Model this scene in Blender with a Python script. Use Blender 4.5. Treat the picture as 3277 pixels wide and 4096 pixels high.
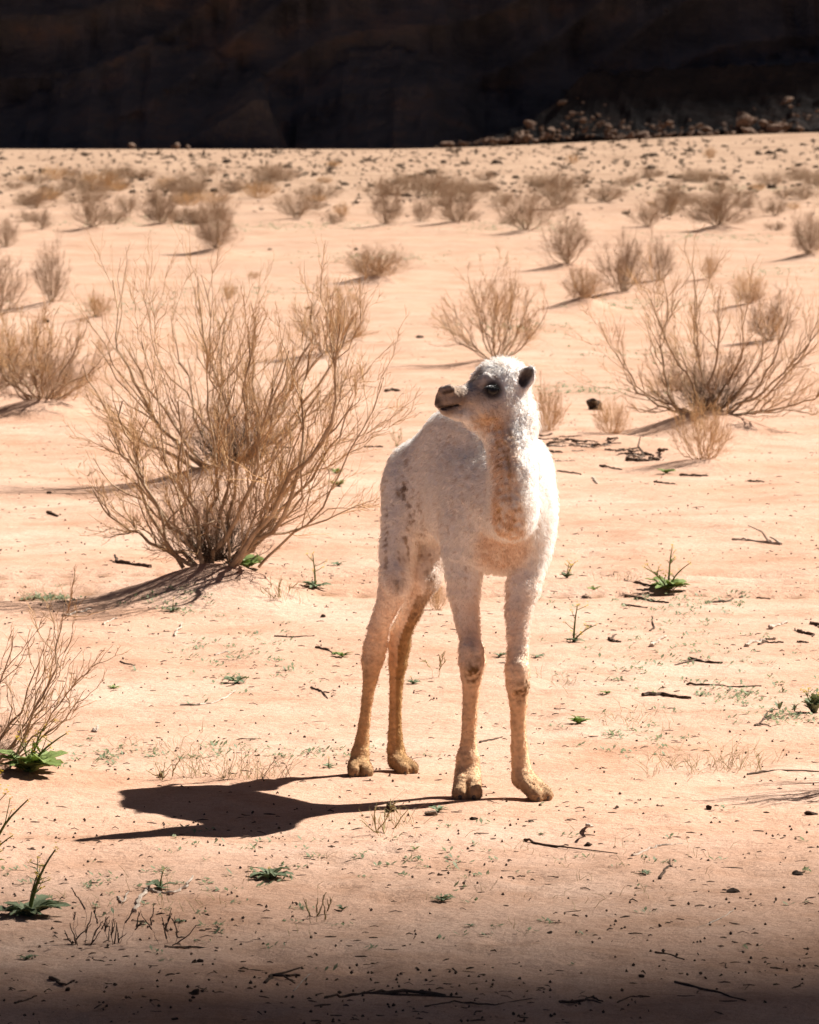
import bpy, math, random
import numpy as np
from mathutils import Vector, Matrix

for o in list(bpy.data.objects):
    bpy.data.objects.remove(o, do_unlink=True)
scene = bpy.context.scene
COL = scene.collection

# ------------------------------------------------------------------ camera, sky, sun, exposure
W_PX, H_PX, F_PX = 3277.0, 4096.0, 21150.0       # photograph frame and focal length in its pixels
CAM_H, HORIZON = 1.65, 450.0
PITCH = math.atan((H_PX / 2 - HORIZON) / F_PX)
cam_data = bpy.data.cameras.new('camera')
cam = bpy.data.objects.new('camera', cam_data)
COL.objects.link(cam)
cam.location = (0, 0, CAM_H)
cam.rotation_euler = (math.radians(90) - PITCH, 0, 0)
cam_data.sensor_fit = 'VERTICAL'
cam_data.sensor_height = 36.0
cam_data.lens = F_PX / H_PX * 36.0
cam_data.clip_start, cam_data.clip_end = 0.1, 3000
cam_data.dof.use_dof = True
cam_data.dof.focus_distance = 12.6
cam_data.dof.aperture_fstop = 21.0
scene.camera = cam

SUN_H = (0.83, 0.45)
SUN = Vector((*SUN_H, 1.0)).normalized()      # towards the sun
SUN_EL = math.asin(SUN.z)
world = bpy.data.worlds.new('World')
scene.world = world
world.use_nodes = True
wn = world.node_tree
sky = wn.nodes.new('ShaderNodeTexSky')
sky.sky_type = 'NISHITA'
sky.sun_disc = False
sky.sun_elevation = SUN_EL
sky.sun_rotation = math.atan2(SUN.x, SUN.y)
sky.altitude = 900
sky.air_density, sky.dust_density, sky.ozone_density = 0.14, 1.2, 0.0
wn.links.new(sky.outputs[0], wn.nodes['Background'].inputs[0])
wn.nodes['Background'].inputs[1].default_value = 0.05

sd = bpy.data.lights.new('sun', 'SUN')
sd.energy, sd.angle, sd.color = 5.0, math.radians(0.55), (1.0, 0.955, 0.90)
sun = bpy.data.objects.new('sun', sd)
COL.objects.link(sun)
sun.rotation_euler = (-SUN).to_track_quat('-Z', 'Y').to_euler()

vs = scene.view_settings
vs.view_transform, vs.look, vs.exposure, vs.gamma, vs.use_curve_mapping = 'Standard', 'None', 1.2, 1.0, False
scene.cycles.use_denoising = True
scene.cycles.max_bounces = 14
scene.cycles.diffuse_bounces = 12
scene.cycles.transparent_max_bounces = 4

# ------------------------------------------------------------------ helpers
rng = np.random.default_rng(7)
_c, _s = math.cos(PITCH), math.sin(PITCH)

def ray(px, py):
    X, D = (px - W_PX / 2) / F_PX, (py - H_PX / 2) / F_PX
    return np.array([X, _c - D * _s, -_s - D * _c])

def p3(px, py, d):                                  # point of the place seen at that pixel, d metres away
    r = ray(px, py)
    return np.array([0, 0, CAM_H]) + r * (d / r[1])

def msize(d):                                       # metres per photograph pixel at that distance
    return d / F_PX

def new_obj(name, data, parent=None):
    o = bpy.data.objects.new(name, data)
    COL.objects.link(o)
    if parent is not None:
        o.parent = parent
    return o

def tag(o, label=None, cat=None, group=None, kind=None):
    if label: o['label'] = label
    if cat: o['category'] = cat
    if group: o['group'] = group
    if kind: o['kind'] = kind
    return o

def mesh_np(name, verts, faces, mat=None, smooth=True, quads=None):
    """verts (n,3); faces (m,3) triangles and/or quads (k,4)."""
    me = bpy.data.meshes.new(name)
    verts = np.asarray(verts, dtype=np.float32)
    loops, starts = [], []
    n0 = 0
    for f in (faces, quads):
        if f is None or len(f) == 0:
            continue
        f = np.asarray(f, dtype=np.int32)
        starts.append(n0 + np.arange(len(f), dtype=np.int32) * f.shape[1])
        loops.append(f.ravel())
        n0 += f.size
    loops = np.concatenate(loops)
    starts = np.concatenate(starts)
    me.vertices.add(len(verts))
    me.vertices.foreach_set('co', verts.ravel())
    me.loops.add(len(loops))
    me.loops.foreach_set('vertex_index', loops)
    me.polygons.add(len(starts))
    me.polygons.foreach_set('loop_start', starts)
    me.update(calc_edges=True)
    me.polygons.foreach_set('use_smooth', np.full(len(starts), smooth, dtype=bool))
    me.validate()
    if mat is not None:
        me.materials.append(mat)
    return me

class Noise:
    """smooth sum-of-waves noise in 2 or 3 dimensions, about -1..1"""
    def __init__(self, seed, dim=2, n=14):
        r = np.random.default_rng(seed)
        v = r.normal(size=(n, dim))
        v /= np.linalg.norm(v, axis=1)[:, None]
        self.k = v * r.uniform(0.5, 1.6, size=(n, 1)) * 2 * math.pi
        self.p = r.uniform(0, 2 * math.pi, n)
        self.n = n
    def __call__(self, pts, scale=1.0):
        out = 0
        for k, p in zip(self.k, self.p):
            out = out + np.sin(sum(pts[i] * (k[i] / scale) for i in range(len(k))) + p)
        return out / math.sqrt(self.n / 2) * 0.6

def sstep(a, b, x):
    t = np.clip((x - a) / (b - a), 0, 1)
    return t * t * (3 - 2 * t)

# ---- materials
def nmat(name):
    m = bpy.data.materials.new(name)
    m.use_nodes = True
    nt = m.node_tree
    b = nt.nodes['Principled BSDF']
    b.inputs['Roughness'].default_value = 0.9
    b.inputs['Specular IOR Level'].default_value = 0.15
    return m, nt, b

def N(nt, typ, **kw):
    n = nt.nodes.new(typ)
    for k, v in kw.items():
        if k.startswith('in_'):
            n.inputs[k[3:].replace('_', ' ')].default_value = v
        else:
            setattr(n, k, v)
    return n

def ramp(nt, src, stops):
    r = nt.nodes.new('ShaderNodeValToRGB')
    e = r.color_ramp.elements
    while len(e) < len(stops):
        e.new(0.5)
    for el, (p, c) in zip(e, stops):
        el.position = p
        el.color = (*c, 1)
    nt.links.new(src, r.inputs[0])
    return r.outputs[0]

def mixc(nt, fac, a, b, mode='MIX'):
    m = nt.nodes.new('ShaderNodeMix')
    m.data_type = 'RGBA'
    m.blend_type = mode
    for sock, v in ((m.inputs[0], fac), (m.inputs[6], a), (m.inputs[7], b)):
        if isinstance(v, (int, float)):
            sock.default_value = v
        elif isinstance(v, tuple):
            sock.default_value = (*v, 1)
        else:
            nt.links.new(v, sock)
    return m.outputs[2]

def noisy_mat(name, c1, c2, scale, rough=0.9, bump=0.0, bump_scale=None, detail=6, coord='Object', translucent=0.0, spec=0.15):
    m, nt, b = nmat(name)
    tc = N(nt, 'ShaderNodeTexCoord')
    no = N(nt, 'ShaderNodeTexNoise', in_Scale=scale, in_Detail=detail, in_Roughness=0.6)
    nt.links.new(tc.outputs[coord], no.inputs['Vector'])
    col = ramp(nt, no.outputs['Fac'], [(0.32, c1), (0.68, c2)])
    nt.links.new(col, b.inputs['Base Color'])
    b.inputs['Roughness'].default_value = rough
    b.inputs['Specular IOR Level'].default_value = spec
    if bump:
        n2 = N(nt, 'ShaderNodeTexNoise', in_Scale=bump_scale or scale * 2, in_Detail=8)
        nt.links.new(tc.outputs[coord], n2.inputs['Vector'])
        bp = N(nt, 'ShaderNodeBump', in_Strength=1.0, in_Distance=bump)
        nt.links.new(n2.outputs['Fac'], bp.inputs['Height'])
        nt.links.new(bp.outputs[0], b.inputs['Normal'])
    if translucent:
        tr = N(nt, 'ShaderNodeBsdfTranslucent')
        nt.links.new(col, tr.inputs['Color'])
        mx = N(nt, 'ShaderNodeMixShader', in_Fac=translucent)
        nt.links.new(b.outputs[0], mx.inputs[1])
        nt.links.new(tr.outputs[0], mx.inputs[2])
        nt.links.new(mx.outputs[0], nt.nodes['Material Output'].inputs['Surface'])
    return m

M_TWIG = noisy_mat('dry_twig_bark', (0.40, 0.225, 0.10), (0.64, 0.415, 0.22), 9)
M_LIMB = noisy_mat('weathered_limb_bark', (0.22, 0.14, 0.08), (0.58, 0.43, 0.29), 14, bump=0.004, bump_scale=60)
M_FARTWIG = noisy_mat('brown_shrub_twig', (0.23, 0.14, 0.085), (0.42, 0.275, 0.175), 3)
M_DEADW = noisy_mat('dark_dead_wood', (0.035, 0.024, 0.018), (0.13, 0.085, 0.055), 30, bump=0.003, bump_scale=90)
M_PALEW = noisy_mat('bleached_dead_wood', (0.26, 0.19, 0.14), (0.56, 0.47, 0.38), 30, bump=0.003, bump_scale=90)
M_LEAF = noisy_mat('mustard_leaf', (0.18, 0.27, 0.07), (0.36, 0.43, 0.14), 25, rough=0.6, translucent=0.42, spec=0.4)
M_LEAFD = noisy_mat('bluish_rosette_leaf', (0.15, 0.20, 0.10), (0.33, 0.37, 0.22), 25, rough=0.65, translucent=0.38, spec=0.35)
M_STALK = noisy_mat('green_stalk', (0.10, 0.13, 0.03), (0.20, 0.21, 0.06), 30, translucent=0.2)
M_FLOWER = noisy_mat('yellow_flower', (0.55, 0.36, 0.02), (0.75, 0.58, 0.06), 90, translucent=0.35)
M_STONE = noisy_mat('desert_stone', (0.22, 0.16, 0.11), (0.42, 0.32, 0.23), 20, bump=0.004, bump_scale=50)
M_CLOD = noisy_mat('dark_clod', (0.03, 0.02, 0.015), (0.11, 0.07, 0.045), 30, bump=0.004, bump_scale=60)
M_DRYGRASS = noisy_mat('dry_grass_blade', (0.33, 0.25, 0.11), (0.52, 0.42, 0.22), 8, translucent=0.3)
M_TUSSOCK = noisy_mat('grey_tussock_stems', (0.075, 0.055, 0.042), (0.19, 0.135, 0.095), 3, translucent=0.1)

# ------------------------------------------------------------------ bushes: where they grow (photo pixel of the foot, spread, top)
#  key, foot px, foot py, half spread px, top py, mound height m, style, label
BUSHES = [
 ('hero', 860, 2235, 600, 1330, 0.13, 'big', 'large dry bush with bare branches on a sand mound beside the camel calf'),
 ('hero2', 925, 1850, 600, 1065, 0.09, 'big', 'tall bare bush right behind the large one beside the calf'),
 ('left', 150, 1595, 330, 1215, 0.10, 'mid', 'wide orange-brown bush at the left edge with a dark shaded skirt'),
 ('left2', -40, 1560, 230, 1290, 0.06, 'mid', 'dry bush cut off by the left edge, leaning against the wide orange-brown one'),
 ('left3', 235, 1600, 150, 1420, 0.0, 'low', 'low dark-footed tangle at the right foot of the wide orange-brown bush'),
 ('mid4', 1305, 1410, 215, 1120, 0.06, 'mid', 'rounded bush showing through the upper right twigs of the largest bush'),
 ('mid5', 1985, 1430, 255, 1060, 0.06, 'mid', 'loose dry bush directly behind the calf head'),
 ('right', 2840, 1640, 470, 1020, 0.14, 'big', 'widest bare bush on the right, with pale twisted stems'),
 ('r7', 2810, 1835, 150, 1590, 0.05, 'small', 'small fan-shaped dry bush in front of the widest right bush'),
 ('r8', 2450, 1745, 90, 1580, 0.04, 'small', 'little dry bush in front of the dark rock'),
 ('r9', 2190, 1730, 90, 1530, 0.05, 'small', 'tan dry bush peeking out behind the calf neck'),
 ('l11', 205, 1205, 95, 960, 0.06, 'mid', 'upright bush with a short dark trunk near the left edge'),
 ('l12', -15, 1260, 150, 1000, 0.05, 'mid', 'dry bush cut off by the left edge, above the wide orange one'),
 ('l13', 385, 1265, 80, 1165, 0.05, 'small', 'greyish low bush on a small mound between left bushes'),
 ('m14', 1500, 1100, 165, 985, 0.10, 'low', 'low sprawling bush over a dark mound, alone on open sand'),
 ('m15', 865, 990, 110, 745, 0.08, 'mid', 'tall bushy shrub rising above the largest bush'),
 ('m16', 370, 905, 90, 770, 0.06, 'mid', 'bushy shrub in the far band, third from the left'),
 ('m17', 645, 890, 85, 700, 0.06, 'mid', 'tall far shrub standing on a brown mound'),
 ('m18', 1190, 868, 110, 755, 0.05, 'mid', 'rounded far shrub between the two tallest left shrubs and the centre'),
 ('m19', 1545, 895, 95, 710, 0.05, 'mid', 'far shrub with a thin visible trunk near the centre'),
 ('m20', 1690, 885, 60, 790, 0.04, 'mid', 'narrow far shrub wedged between two central shrubs'),
 ('m21', 1825, 885, 95, 720, 0.05, 'mid', 'dense far shrub just right of the centre'),
 ('m22', 2110, 915, 140, 745, 0.08, 'mid', 'broad far shrub with green growth at its foot'),
 ('m23', 2270, 1050, 125, 850, 0.08, 'mid', 'tangled shrub above the dark spiky one on the right'),
 ('m24', 2340, 1190, 105, 1060, 0.12, 'low', 'dark spiky shrub on a shaded mound'),
 ('m25', 2490, 1165, 130, 900, 0.06, 'mid', 'airy thin-stemmed shrub to the right of the dark spiky one'),
 ('m26', 2590, 905, 75, 800, 0.04, 'mid', 'small far shrub left of the widest far shrub'),
 ('m27', 2875, 898, 150, 745, 0.09, 'mid', 'widest far shrub, on a brown mound at the right'),
 ('m28', 3240, 1010, 90, 830, 0.10, 'mid', 'shrub on a sloping mound at the right edge'),
 ('m29', 3000, 1210, 90, 1075, 0.08, 'small', 'small dense bush above the widest right bush'),
 ('m30', 2840, 1112, 50, 1015, 0.04, 'small', 'tiny bush with a dark foot on pale sand at the right'),
 ('m31', 2640, 1120, 70, 930, 0.03, 'mid', 'slender upright shrub behind the left arm of the widest right bush'),
 ('m32', 25, 985, 70, 860, 0.05, 'mid', 'stumpy shrub with a dark trunk at the left edge'),
 ('m33', 165, 915, 50, 820, 0.04, 'mid', 'thin far shrub second from the left edge'),
 ('m34', 515, 850, 70, 770, 0.04, 'mid', 'faint far shrub between two bigger ones on the left'),
 ('m35', 270, 760, 50, 715, 0.03, 'mid', 'distant shrub among dark tussocks on the left'),
 ('m36', 760, 800, 90, 730, 0.04, 'mid', 'distant shrub half hidden behind the tall left shrubs'),
 ('m37', 1370, 868, 45, 805, 0.04, 'small', 'compact far bush with a dark foot left of centre'),
 ('m38', 1270, 800, 110, 725, 0.04, 'mid', 'broad pale shrub behind the rounded far shrub'),
 ('m39', 2230, 830, 120, 735, 0.04, 'mid', 'hazy far shrub above the broad one with green at its foot'),
 ('m40', 2420, 805, 110, 730, 0.04, 'mid', 'hazy brown shrub in the far band, right of centre'),
 ('m41', 2680, 860, 110, 725, 0.04, 'mid', 'hazy tall shrub just left of the widest far shrub'),
 ('m42', 3100, 860, 60, 785, 0.04, 'mid', 'small far shrub between the widest one and the right edge'),
 ('m43', 3210, 800, 90, 735, 0.04, 'mid', 'low distant shrub near the right edge of the far band'),
 ('m44', 1720, 790, 110, 690, 0.03, 'mid', 'distant hazy shrub in the middle of the far band'),
 ('m45', 915, 1195, 40, 1125, 0.03, 'small', 'tiny greyish bush seen through the tall twigs beside the calf'),
 ('m46', 1018, 1112, 32, 1085, 0.03, 'small', 'tiny low bush on open sand above the largest bush'),
 ('m47', 3085, 1360, 120, 1165, 0.05, 'mid', 'small brown bush showing through the crown of the widest right bush'),
 ('m48', 2700, 1560, 110, 1480, 0.04, 'low', 'low straw-coloured tuft under the left arm of the widest right bush'),
 ('m49', 1330, 668 + 0, 40, 640, 0.0, 'small', 'lone pale shrublet far out among the tussocks, left of centre'),
 ('m50', 2290, 655, 35, 615, 0.0, 'small', 'lone pale shrublet far out among the tussocks, right of centre'),
 ('m51', 2840, 635, 35, 585, 0.0, 'small', 'lone pale shrublet far out on the right plain'),
 ('m52', 450, 700, 45, 675, 0.0, 'small', 'lone brown shrublet far out among the left tussocks'),
 ('edge10', -110, 3060, 480, 2480, 0.03, 'edge', 'bare tan branches reaching in from the lower left edge'),
 ('tuft', 1748, 2440, 55, 2330, 0.0, 'small', 'small straw-coloured tuft seen between the calf legs'),
 ('caster', 3830, 3125, 400, 1900, 0.0, 'mid', 'dry bush beyond the right edge that throws its branching shadow in'),
]
_n1, _n2, _n3 = Noise(11), Noise(12), Noise(13)

def h_base(x, y):
    x, y = np.asarray(x, float), np.asarray(y, float)
    rough = sstep(13.9, 22, y) * (1 - sstep(120, 260, y))
    z = 0.018 * rough * _n1((x, y), 3.5) + 0.008 * rough * _n3((x, y * 0.6), 1.1) + 0.05 * sstep(22, 60, y) * (1 - sstep(120, 260, y)) * _n2((x, y), 14)
    z = z + 0.0035 * _n3((x, y), 0.55) * (1 - 0.7 * sstep(20, 40, y))
    z = z + 0.85 * sstep(-2, 20, x) * sstep(150, 262, y)          # the plain rises to the right, far out
    return z

MOUNDS = []
def solve_ground(px, py, hfun):
    """where the pixel's ray meets the ground"""
    r = ray(px, py)
    d = 12.0
    for _ in range(60):
        p = np.array([0, 0, CAM_H]) + r * (d / r[1])
        z = float(hfun(p[0], p[1]))
        dn = (CAM_H - z) / (-r[2] / r[1])
        d = 0.5 * d + 0.5 * min(dn, 330)
    return np.array([0, 0, CAM_H]) + r * (d / r[1])

BUSH_AT = {}
for key, bx, by, hs, ty, mh, style, lab in BUSHES:
    p = solve_ground(bx, by, lambda x, y, mh=mh: h_base(x, y) + mh)
    half = hs * msize(p[1])
    hgt = (by - ty) * msize(p[1])
    BUSH_AT[key] = (p, half, hgt)
    if mh > 0:
        MOUNDS.append((p[0], p[1], mh, max(0.26, half * 0.48), max(0.32, half * 0.72)))

def ground_h(x, y):
    x, y = np.asarray(x, float), np.asarray(y, float)
    z = h_base(x, y)
    for mx, my, mh, rx, ry in MOUNDS:
        # a mound trails off downwind (towards the lower left) and is steeper on its lee
        dx, dy = x - mx, y - my
        q = (dx / rx) ** 2 + (dy / np.where(dy < 0, ry, ry * 0.8)) ** 2
        z = z + mh * np.exp(-q * 0.9)
    return z

GRID = {}
def ground_at(x, y):
    """height of the built sand sheet"""
    xs, ys, Z = GRID['x'], GRID['y'], GRID['z']
    i = int(np.clip(np.searchsorted(xs, x) - 1, 0, len(xs) - 2)); j = int(np.clip(np.searchsorted(ys, y) - 1, 0, len(ys) - 2))
    u = (x - xs[i]) / (xs[i + 1] - xs[i]); w = (y - ys[j]) / (ys[j + 1] - ys[j])
    return (Z[j, i] * (1 - u) + Z[j, i + 1] * u) * (1 - w) + (Z[j + 1, i] * (1 - u) + Z[j + 1, i + 1] * u) * w

def on_ground(px, py):
    return solve_ground(px, py, ground_at)

# ------------------------------------------------------------------ sand
def build_ground():
    g = [0.0]
    step = 0.03
    while g[-1] < 900:
        g.append(g[-1] + step)
        if g[-1] > 2.0: step *= 1.045
    xs = np.array([-v for v in g[:0:-1]] + g)
    ys, y = [-300.0, -150, -60, -20, -5, 0, 3, 6], 7.0
    while y < 420:
        ys.append(y)
        y += max(0.0038 * y, 0.03)
    ys += [460, 600, 900, 1600]
    ys = np.array(ys)
    X, Y = np.meshgrid(xs, ys)
    Z = ground_h(X, Y)
    # wheel tracks crossing behind the calf: pressed bands with tread lugs
    for yc, w, dep in ((18.86, 0.07, 0.022), (18.55, 0.05, 0.012), (18.12, 0.11, 0.028)):
        band = np.exp(-((Y - yc - 0.03 * np.sin(X * 0.9)) / w) ** 2)
        Z -= band * (dep + 0.012 * (np.sin(X * 2 * math.pi / 0.115 + 2.2 * np.sin(Y * 30)) > 0.1)) * (np.abs(X) < 30)
        Z += 0.006 * np.exp(-((Y - yc - 1.9 * w) / (w * 0.6)) ** 2) * (np.abs(X) < 30)
    # old foot prints and pits
    r = np.random.default_rng(3)
    for _ in range(700):
        py_ = 9.0 + 40 * r.beta(0.8, 2.2); px_ = r.uniform(-0.13, 0.13) * py_
        w = r.uniform(0.025, 0.06); dep = r.uniform(0.003, 0.011)
        i0, i1 = np.searchsorted(xs, [px_ - 3 * w, px_ + 3 * w]); j0, j1 = np.searchsorted(ys, [py_ - 4 * w, py_ + 4 * w])
        if abs(px_ - 0.1) < 0.45 and 12.4 < py_ < 13.4: continue
        q_ = ((X[j0:j1, i0:i1] - px_) / w) ** 2 + ((Y[j0:j1, i0:i1] - py_) / (w * 1.4)) ** 2
        Z[j0:j1, i0:i1] += dep * (-np.exp(-q_) + 0.45 * np.exp(-(np.sqrt(q_) - 1.5) ** 2 * 3))
    GRID.update(x=xs, y=ys, z=Z)
    nx, ny = len(xs), len(ys)
    v = np.stack([X.ravel(), Y.ravel(), Z.ravel()], 1)
    i = (np.arange(ny - 1)[:, None] * nx + np.arange(nx - 1)[None, :]).ravel()
    q = np.stack([i, i + 1, i + nx + 1, i + nx], 1)
    m, nt, b = nmat('desert_sand')
    tc = N(nt, 'ShaderNodeTexCoord')
    co = tc.outputs['Object']
    def noise(scale, detail=4, rough=0.6):
        n = N(nt, 'ShaderNodeTexNoise', in_Scale=scale, in_Detail=detail, in_Roughness=rough)
        nt.links.new(co, n.inputs['Vector'])
        return n.outputs['Fac']
    near_c = ramp(nt, noise(0.9, 8, 0.65), [(0.30, (0.44, 0.255, 0.165)), (0.50, (0.495, 0.315, 0.222)), (0.75, (0.55, 0.388, 0.295))])
    far_c = ramp(nt, noise(0.35, 8, 0.7), [(0.34, (0.25, 0.160, 0.105)), (0.50, (0.34, 0.228, 0.155)), (0.70, (0.43, 0.30, 0.21))])   # gravelly outwash towards the cliff
    sx = N(nt, 'ShaderNodeSeparateXYZ')
    nt.links.new(co, sx.inputs[0])
    mr = N(nt, 'ShaderNodeMapRange')
    mr.inputs['From Min'].default_value, mr.inputs['From Max'].default_value = 20, 120
    nt.links.new(sx.outputs['Y'], mr.inputs['Value'])
    base = mixc(nt, mr.outputs[0], near_c, far_c)
    patch = ramp(nt, noise(3.2, 9, 0.75), [(0.34, (0.80, 0.74, 0.68)), (0.52, (1, 1, 1)), (0.72, (1.06, 1.07, 1.09))])
    base = mixc(nt, 1.0, base, patch, 'MULTIPLY')
    grain = ramp(nt, noise(300, 3, 0.7), [(0.30, (0.72, 0.70, 0.68)), (0.5, (1, 1, 1)), (0.70, (1.18, 1.18, 1.18))])
    grit = ramp(nt, noise(75, 5, 0.75), [(0.33, (0.80, 0.77, 0.74)), (0.48, (1, 1, 1)), (0.68, (1.07, 1.07, 1.07))])
    base = mixc(nt, 1.0, base, grit, 'MULTIPLY')
    # churned, darker sand in the wheel tracks
    my = N(nt, 'ShaderNodeMapRange')
    my.inputs['From Min'].default_value, my.inputs['From Max'].default_value = 17.8, 19.1
    nt.links.new(sx.outputs['Y'], my.inputs['Value'])
    trk = ramp(nt, my.outputs[0], [(0.0, (0, 0, 0)), (0.17, (0, 0, 0)), (0.21, (1, 1, 1)), (0.30, (0.8, 0.8, 0.8)), (0.34, (0, 0, 0)), (0.55, (0, 0, 0)), (0.58, (0.7, 0.7, 0.7)), (0.62, (0, 0, 0)), (0.77, (0, 0, 0)), (0.81, (1, 1, 1)), (0.86, (0, 0, 0)), (1.0, (0, 0, 0))])
    wv = N(nt, 'ShaderNodeTexWave', in_Scale=2.7, in_Distortion=3.0, in_Detail=2.0)
    nt.links.new(co, wv.inputs['Vector'])
    tm = N(nt, 'ShaderNodeMath', operation='MULTIPLY')
    nt.links.new(trk, tm.inputs[0]); nt.links.new(wv.outputs['Fac'], tm.inputs[1])
    tm2 = N(nt, 'ShaderNodeMath', operation='MULTIPLY')
    nt.links.new(tm.outputs[0], tm2.inputs[0]); tm2.inputs[1].default_value = 1.0
    base = mixc(nt, tm2.outputs[0], base, (0.24, 0.13, 0.07))
    c1 = mixc(nt, 1.0, base, grain, 'MULTIPLY')
    # faint crusty, darker flecks lying in streaks
    mp = N(nt, 'ShaderNodeMapping')
    mp.inputs['Scale'].default_value = (14, 40, 1)
    nt.links.new(co, mp.inputs['Vector'])
    st = N(nt, 'ShaderNodeTexNoise', in_Scale=1.0, in_Detail=6, in_Roughness=0.7)
    nt.links.new(mp.outputs[0], st.inputs['Vector'])
    fl = ramp(nt, st.outputs['Fac'], [(0.66, (0, 0, 0)), (0.78, (1, 1, 1))])
    sep = N(nt, 'ShaderNodeMath', operation='MULTIPLY')
    nt.links.new(fl, sep.inputs[0])
    sep.inputs[1].default_value = 0.45
    c2 = mixc(nt, sep.outputs[0], c1, (0.30, 0.17, 0.09))
    nt.links.new(c2, b.inputs['Base Color'])
    b.inputs['Roughness'].default_value = 0.95
    b.inputs['Specular IOR Level'].default_value = 0.1
    h1 = N(nt, 'ShaderNodeMath', operation='MULTIPLY')
    nt.links.new(noise(150, 4, 0.7), h1.inputs[0]); h1.inputs[1].default_value = 0.004
    h2 = N(nt, 'ShaderNodeMath', operation='MULTIPLY_ADD')
    nt.links.new(noise(26, 5, 0.6), h2.inputs[0]); h2.inputs[1].default_value = 0.016
    nt.links.new(h1.outputs[0], h2.inputs[2])
    h3 = N(nt, 'ShaderNodeMath', operation='MULTIPLY_ADD')
    nt.links.new(noise(7, 3, 0.5), h3.inputs[0]); h3.inputs[1].default_value = 0.012
    nt.links.new(h2.outputs[0], h3.inputs[2])
    bp = N(nt, 'ShaderNodeBump', in_Strength=0.75, in_Distance=1.0)
    nt.links.new(h3.outputs[0], bp.inputs['Height'])
    nt.links.new(bp.outputs[0], b.inputs['Normal'])
    o = new_obj('ground', mesh_np('ground', v, None, m, True, q))
    tag(o, 'pale orange desert sand reaching to the cliff', kind='structure')
build_ground()

# ------------------------------------------------------------------ the cliff, its rubble, and an unseen butte added for foreground shade
M_CLIFF = None
def rock_mat(name, c1, c2, c3, sc, bump):
    m, nt, b = nmat(name)
    tc = N(nt, 'ShaderNodeTexCoord')
    mp = N(nt, 'ShaderNodeMapping')
    mp.inputs['Scale'].default_value = (0.55, 0.9, 1.3)
    mp.inputs['Rotation'].default_value = (0, math.radians(24), 0)
    nt.links.new(tc.outputs['Object'], mp.inputs['Vector'])
    n1 = N(nt, 'ShaderNodeTexNoise', in_Scale=sc, in_Detail=10, in_Roughness=0.65)
    nt.links.new(mp.outputs[0], n1.inputs['Vector'])
    col = ramp(nt, n1.outputs['Fac'], [(0.3, c1), (0.52, c2), (0.72, c3)])
    nt.links.new(col, b.inputs['Base Color'])
    n2 = N(nt, 'ShaderNodeTexNoise', in_Scale=sc * 5, in_Detail=10, in_Roughness=0.7)
    nt.links.new(mp.outputs[0], n2.inputs['Vector'])
    bp = N(nt, 'ShaderNodeBump', in_Strength=1.0, in_Distance=bump)
    nt.links.new(n2.outputs['Fac'], bp.inputs['Height'])
    nt.links.new(bp.outputs[0], b.inputs['Normal'])
    return m

CLIFF_Y, CLIFF_TOP = 247.4, 170.0
def build_cliff():
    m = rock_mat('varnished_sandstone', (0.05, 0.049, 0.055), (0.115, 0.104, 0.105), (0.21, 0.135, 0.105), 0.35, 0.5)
    xs = np.concatenate([np.arange(-700, -40, 8), np.arange(-40, 40, 0.3), np.arange(40, 901, 8)])
    zs = np.concatenate([np.arange(-1, 11, 0.25), np.arange(11, CLIFF_TOP + 1, 3.0)])
    X, Z = np.meshgrid(xs, zs)
    n1, n2, n3 = Noise(21), Noise(22), Noise(23)
    wall = CLIFF_Y + 1.6 * n1((X, Z * 0.5), 30) + 0.9 * n2((X, Z * 0.25), 6) + 0.35 * n3((X, Z * 0.4), 1.6)
    wall = wall + Z * 0.405
    # vertical joints
    wall = wall + 1.1 * np.abs(np.sin(((Z - 0.45 * X) * 1.1 + 1.2 * np.sin(X * 0.35)))) * sstep(0, 3, Z)      # slanting ledges
    wall = wall - 0.6 * sstep(118, 146, X) * sstep(60, 100, Z)  # unseen upper cliff pushed forward to throw more shade on the rubble
    Y = wall.copy()
    def apron(pts, slope):
        nonlocal Y
        px_ = np.array([p[0] for p in pts]); pz = np.array([p[1] for p in pts])
        zc = np.interp(X / 0.77, px_, pz, left=0, right=0) * 0.77 + 0.18 * n3((X, Z), 0.9)
        a = wall - np.maximum(0, zc - Z) / slope - 0.5 * (zc > Z)
        Y = np.minimum(Y, np.where(zc > Z, a, wall))
    apron([(-60, 0), (-25, 2.1), (-21, 4.3), (-15.7, 6.8), (-12, 5.8), (-8, 3.5), (-4, 0)], 1.1)
    apron([(-13, 0), (-6.6, 3.3), (-3.6, 5.7), (-1, 6.2), (5, 3.4), (14, 2.4), (40, 5)], 0.9)
    apron([(0, 0), (8, 3.0), (18, 4.6), (30, 7), (60, 9)], 0.7)
    nx, nz = len(xs), len(zs)
    v = np.stack([X.ravel(), Y.ravel(), Z.ravel()], 1)
    i = (np.arange(nz - 1)[:, None] * nx + np.arange(nx - 1)[None, :]).ravel()
    q = np.stack([i, i + 1, i + nx + 1, i + nx], 1)
    # give the cliff its plateau and back
    top = v[(nz - 1) * nx:].copy(); back = top.copy(); back[:, 1] = CLIFF_Y + 240; foot = back.copy(); foot[:, 2] = -1
    k = len(v)
    v = np.concatenate([v, back, foot])
    j = np.arange(nx - 1)
    t0 = (nz - 1) * nx
    q = np.concatenate([q, np.stack([t0 + j, t0 + j + 1, k + j + 1, k + j], 1), np.stack([k + j, k + j + 1, k + nx + j + 1, k + nx + j], 1)])
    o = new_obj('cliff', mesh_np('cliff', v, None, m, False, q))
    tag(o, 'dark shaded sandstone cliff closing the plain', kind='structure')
    return m
M_CLIFF = build_cliff()

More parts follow.
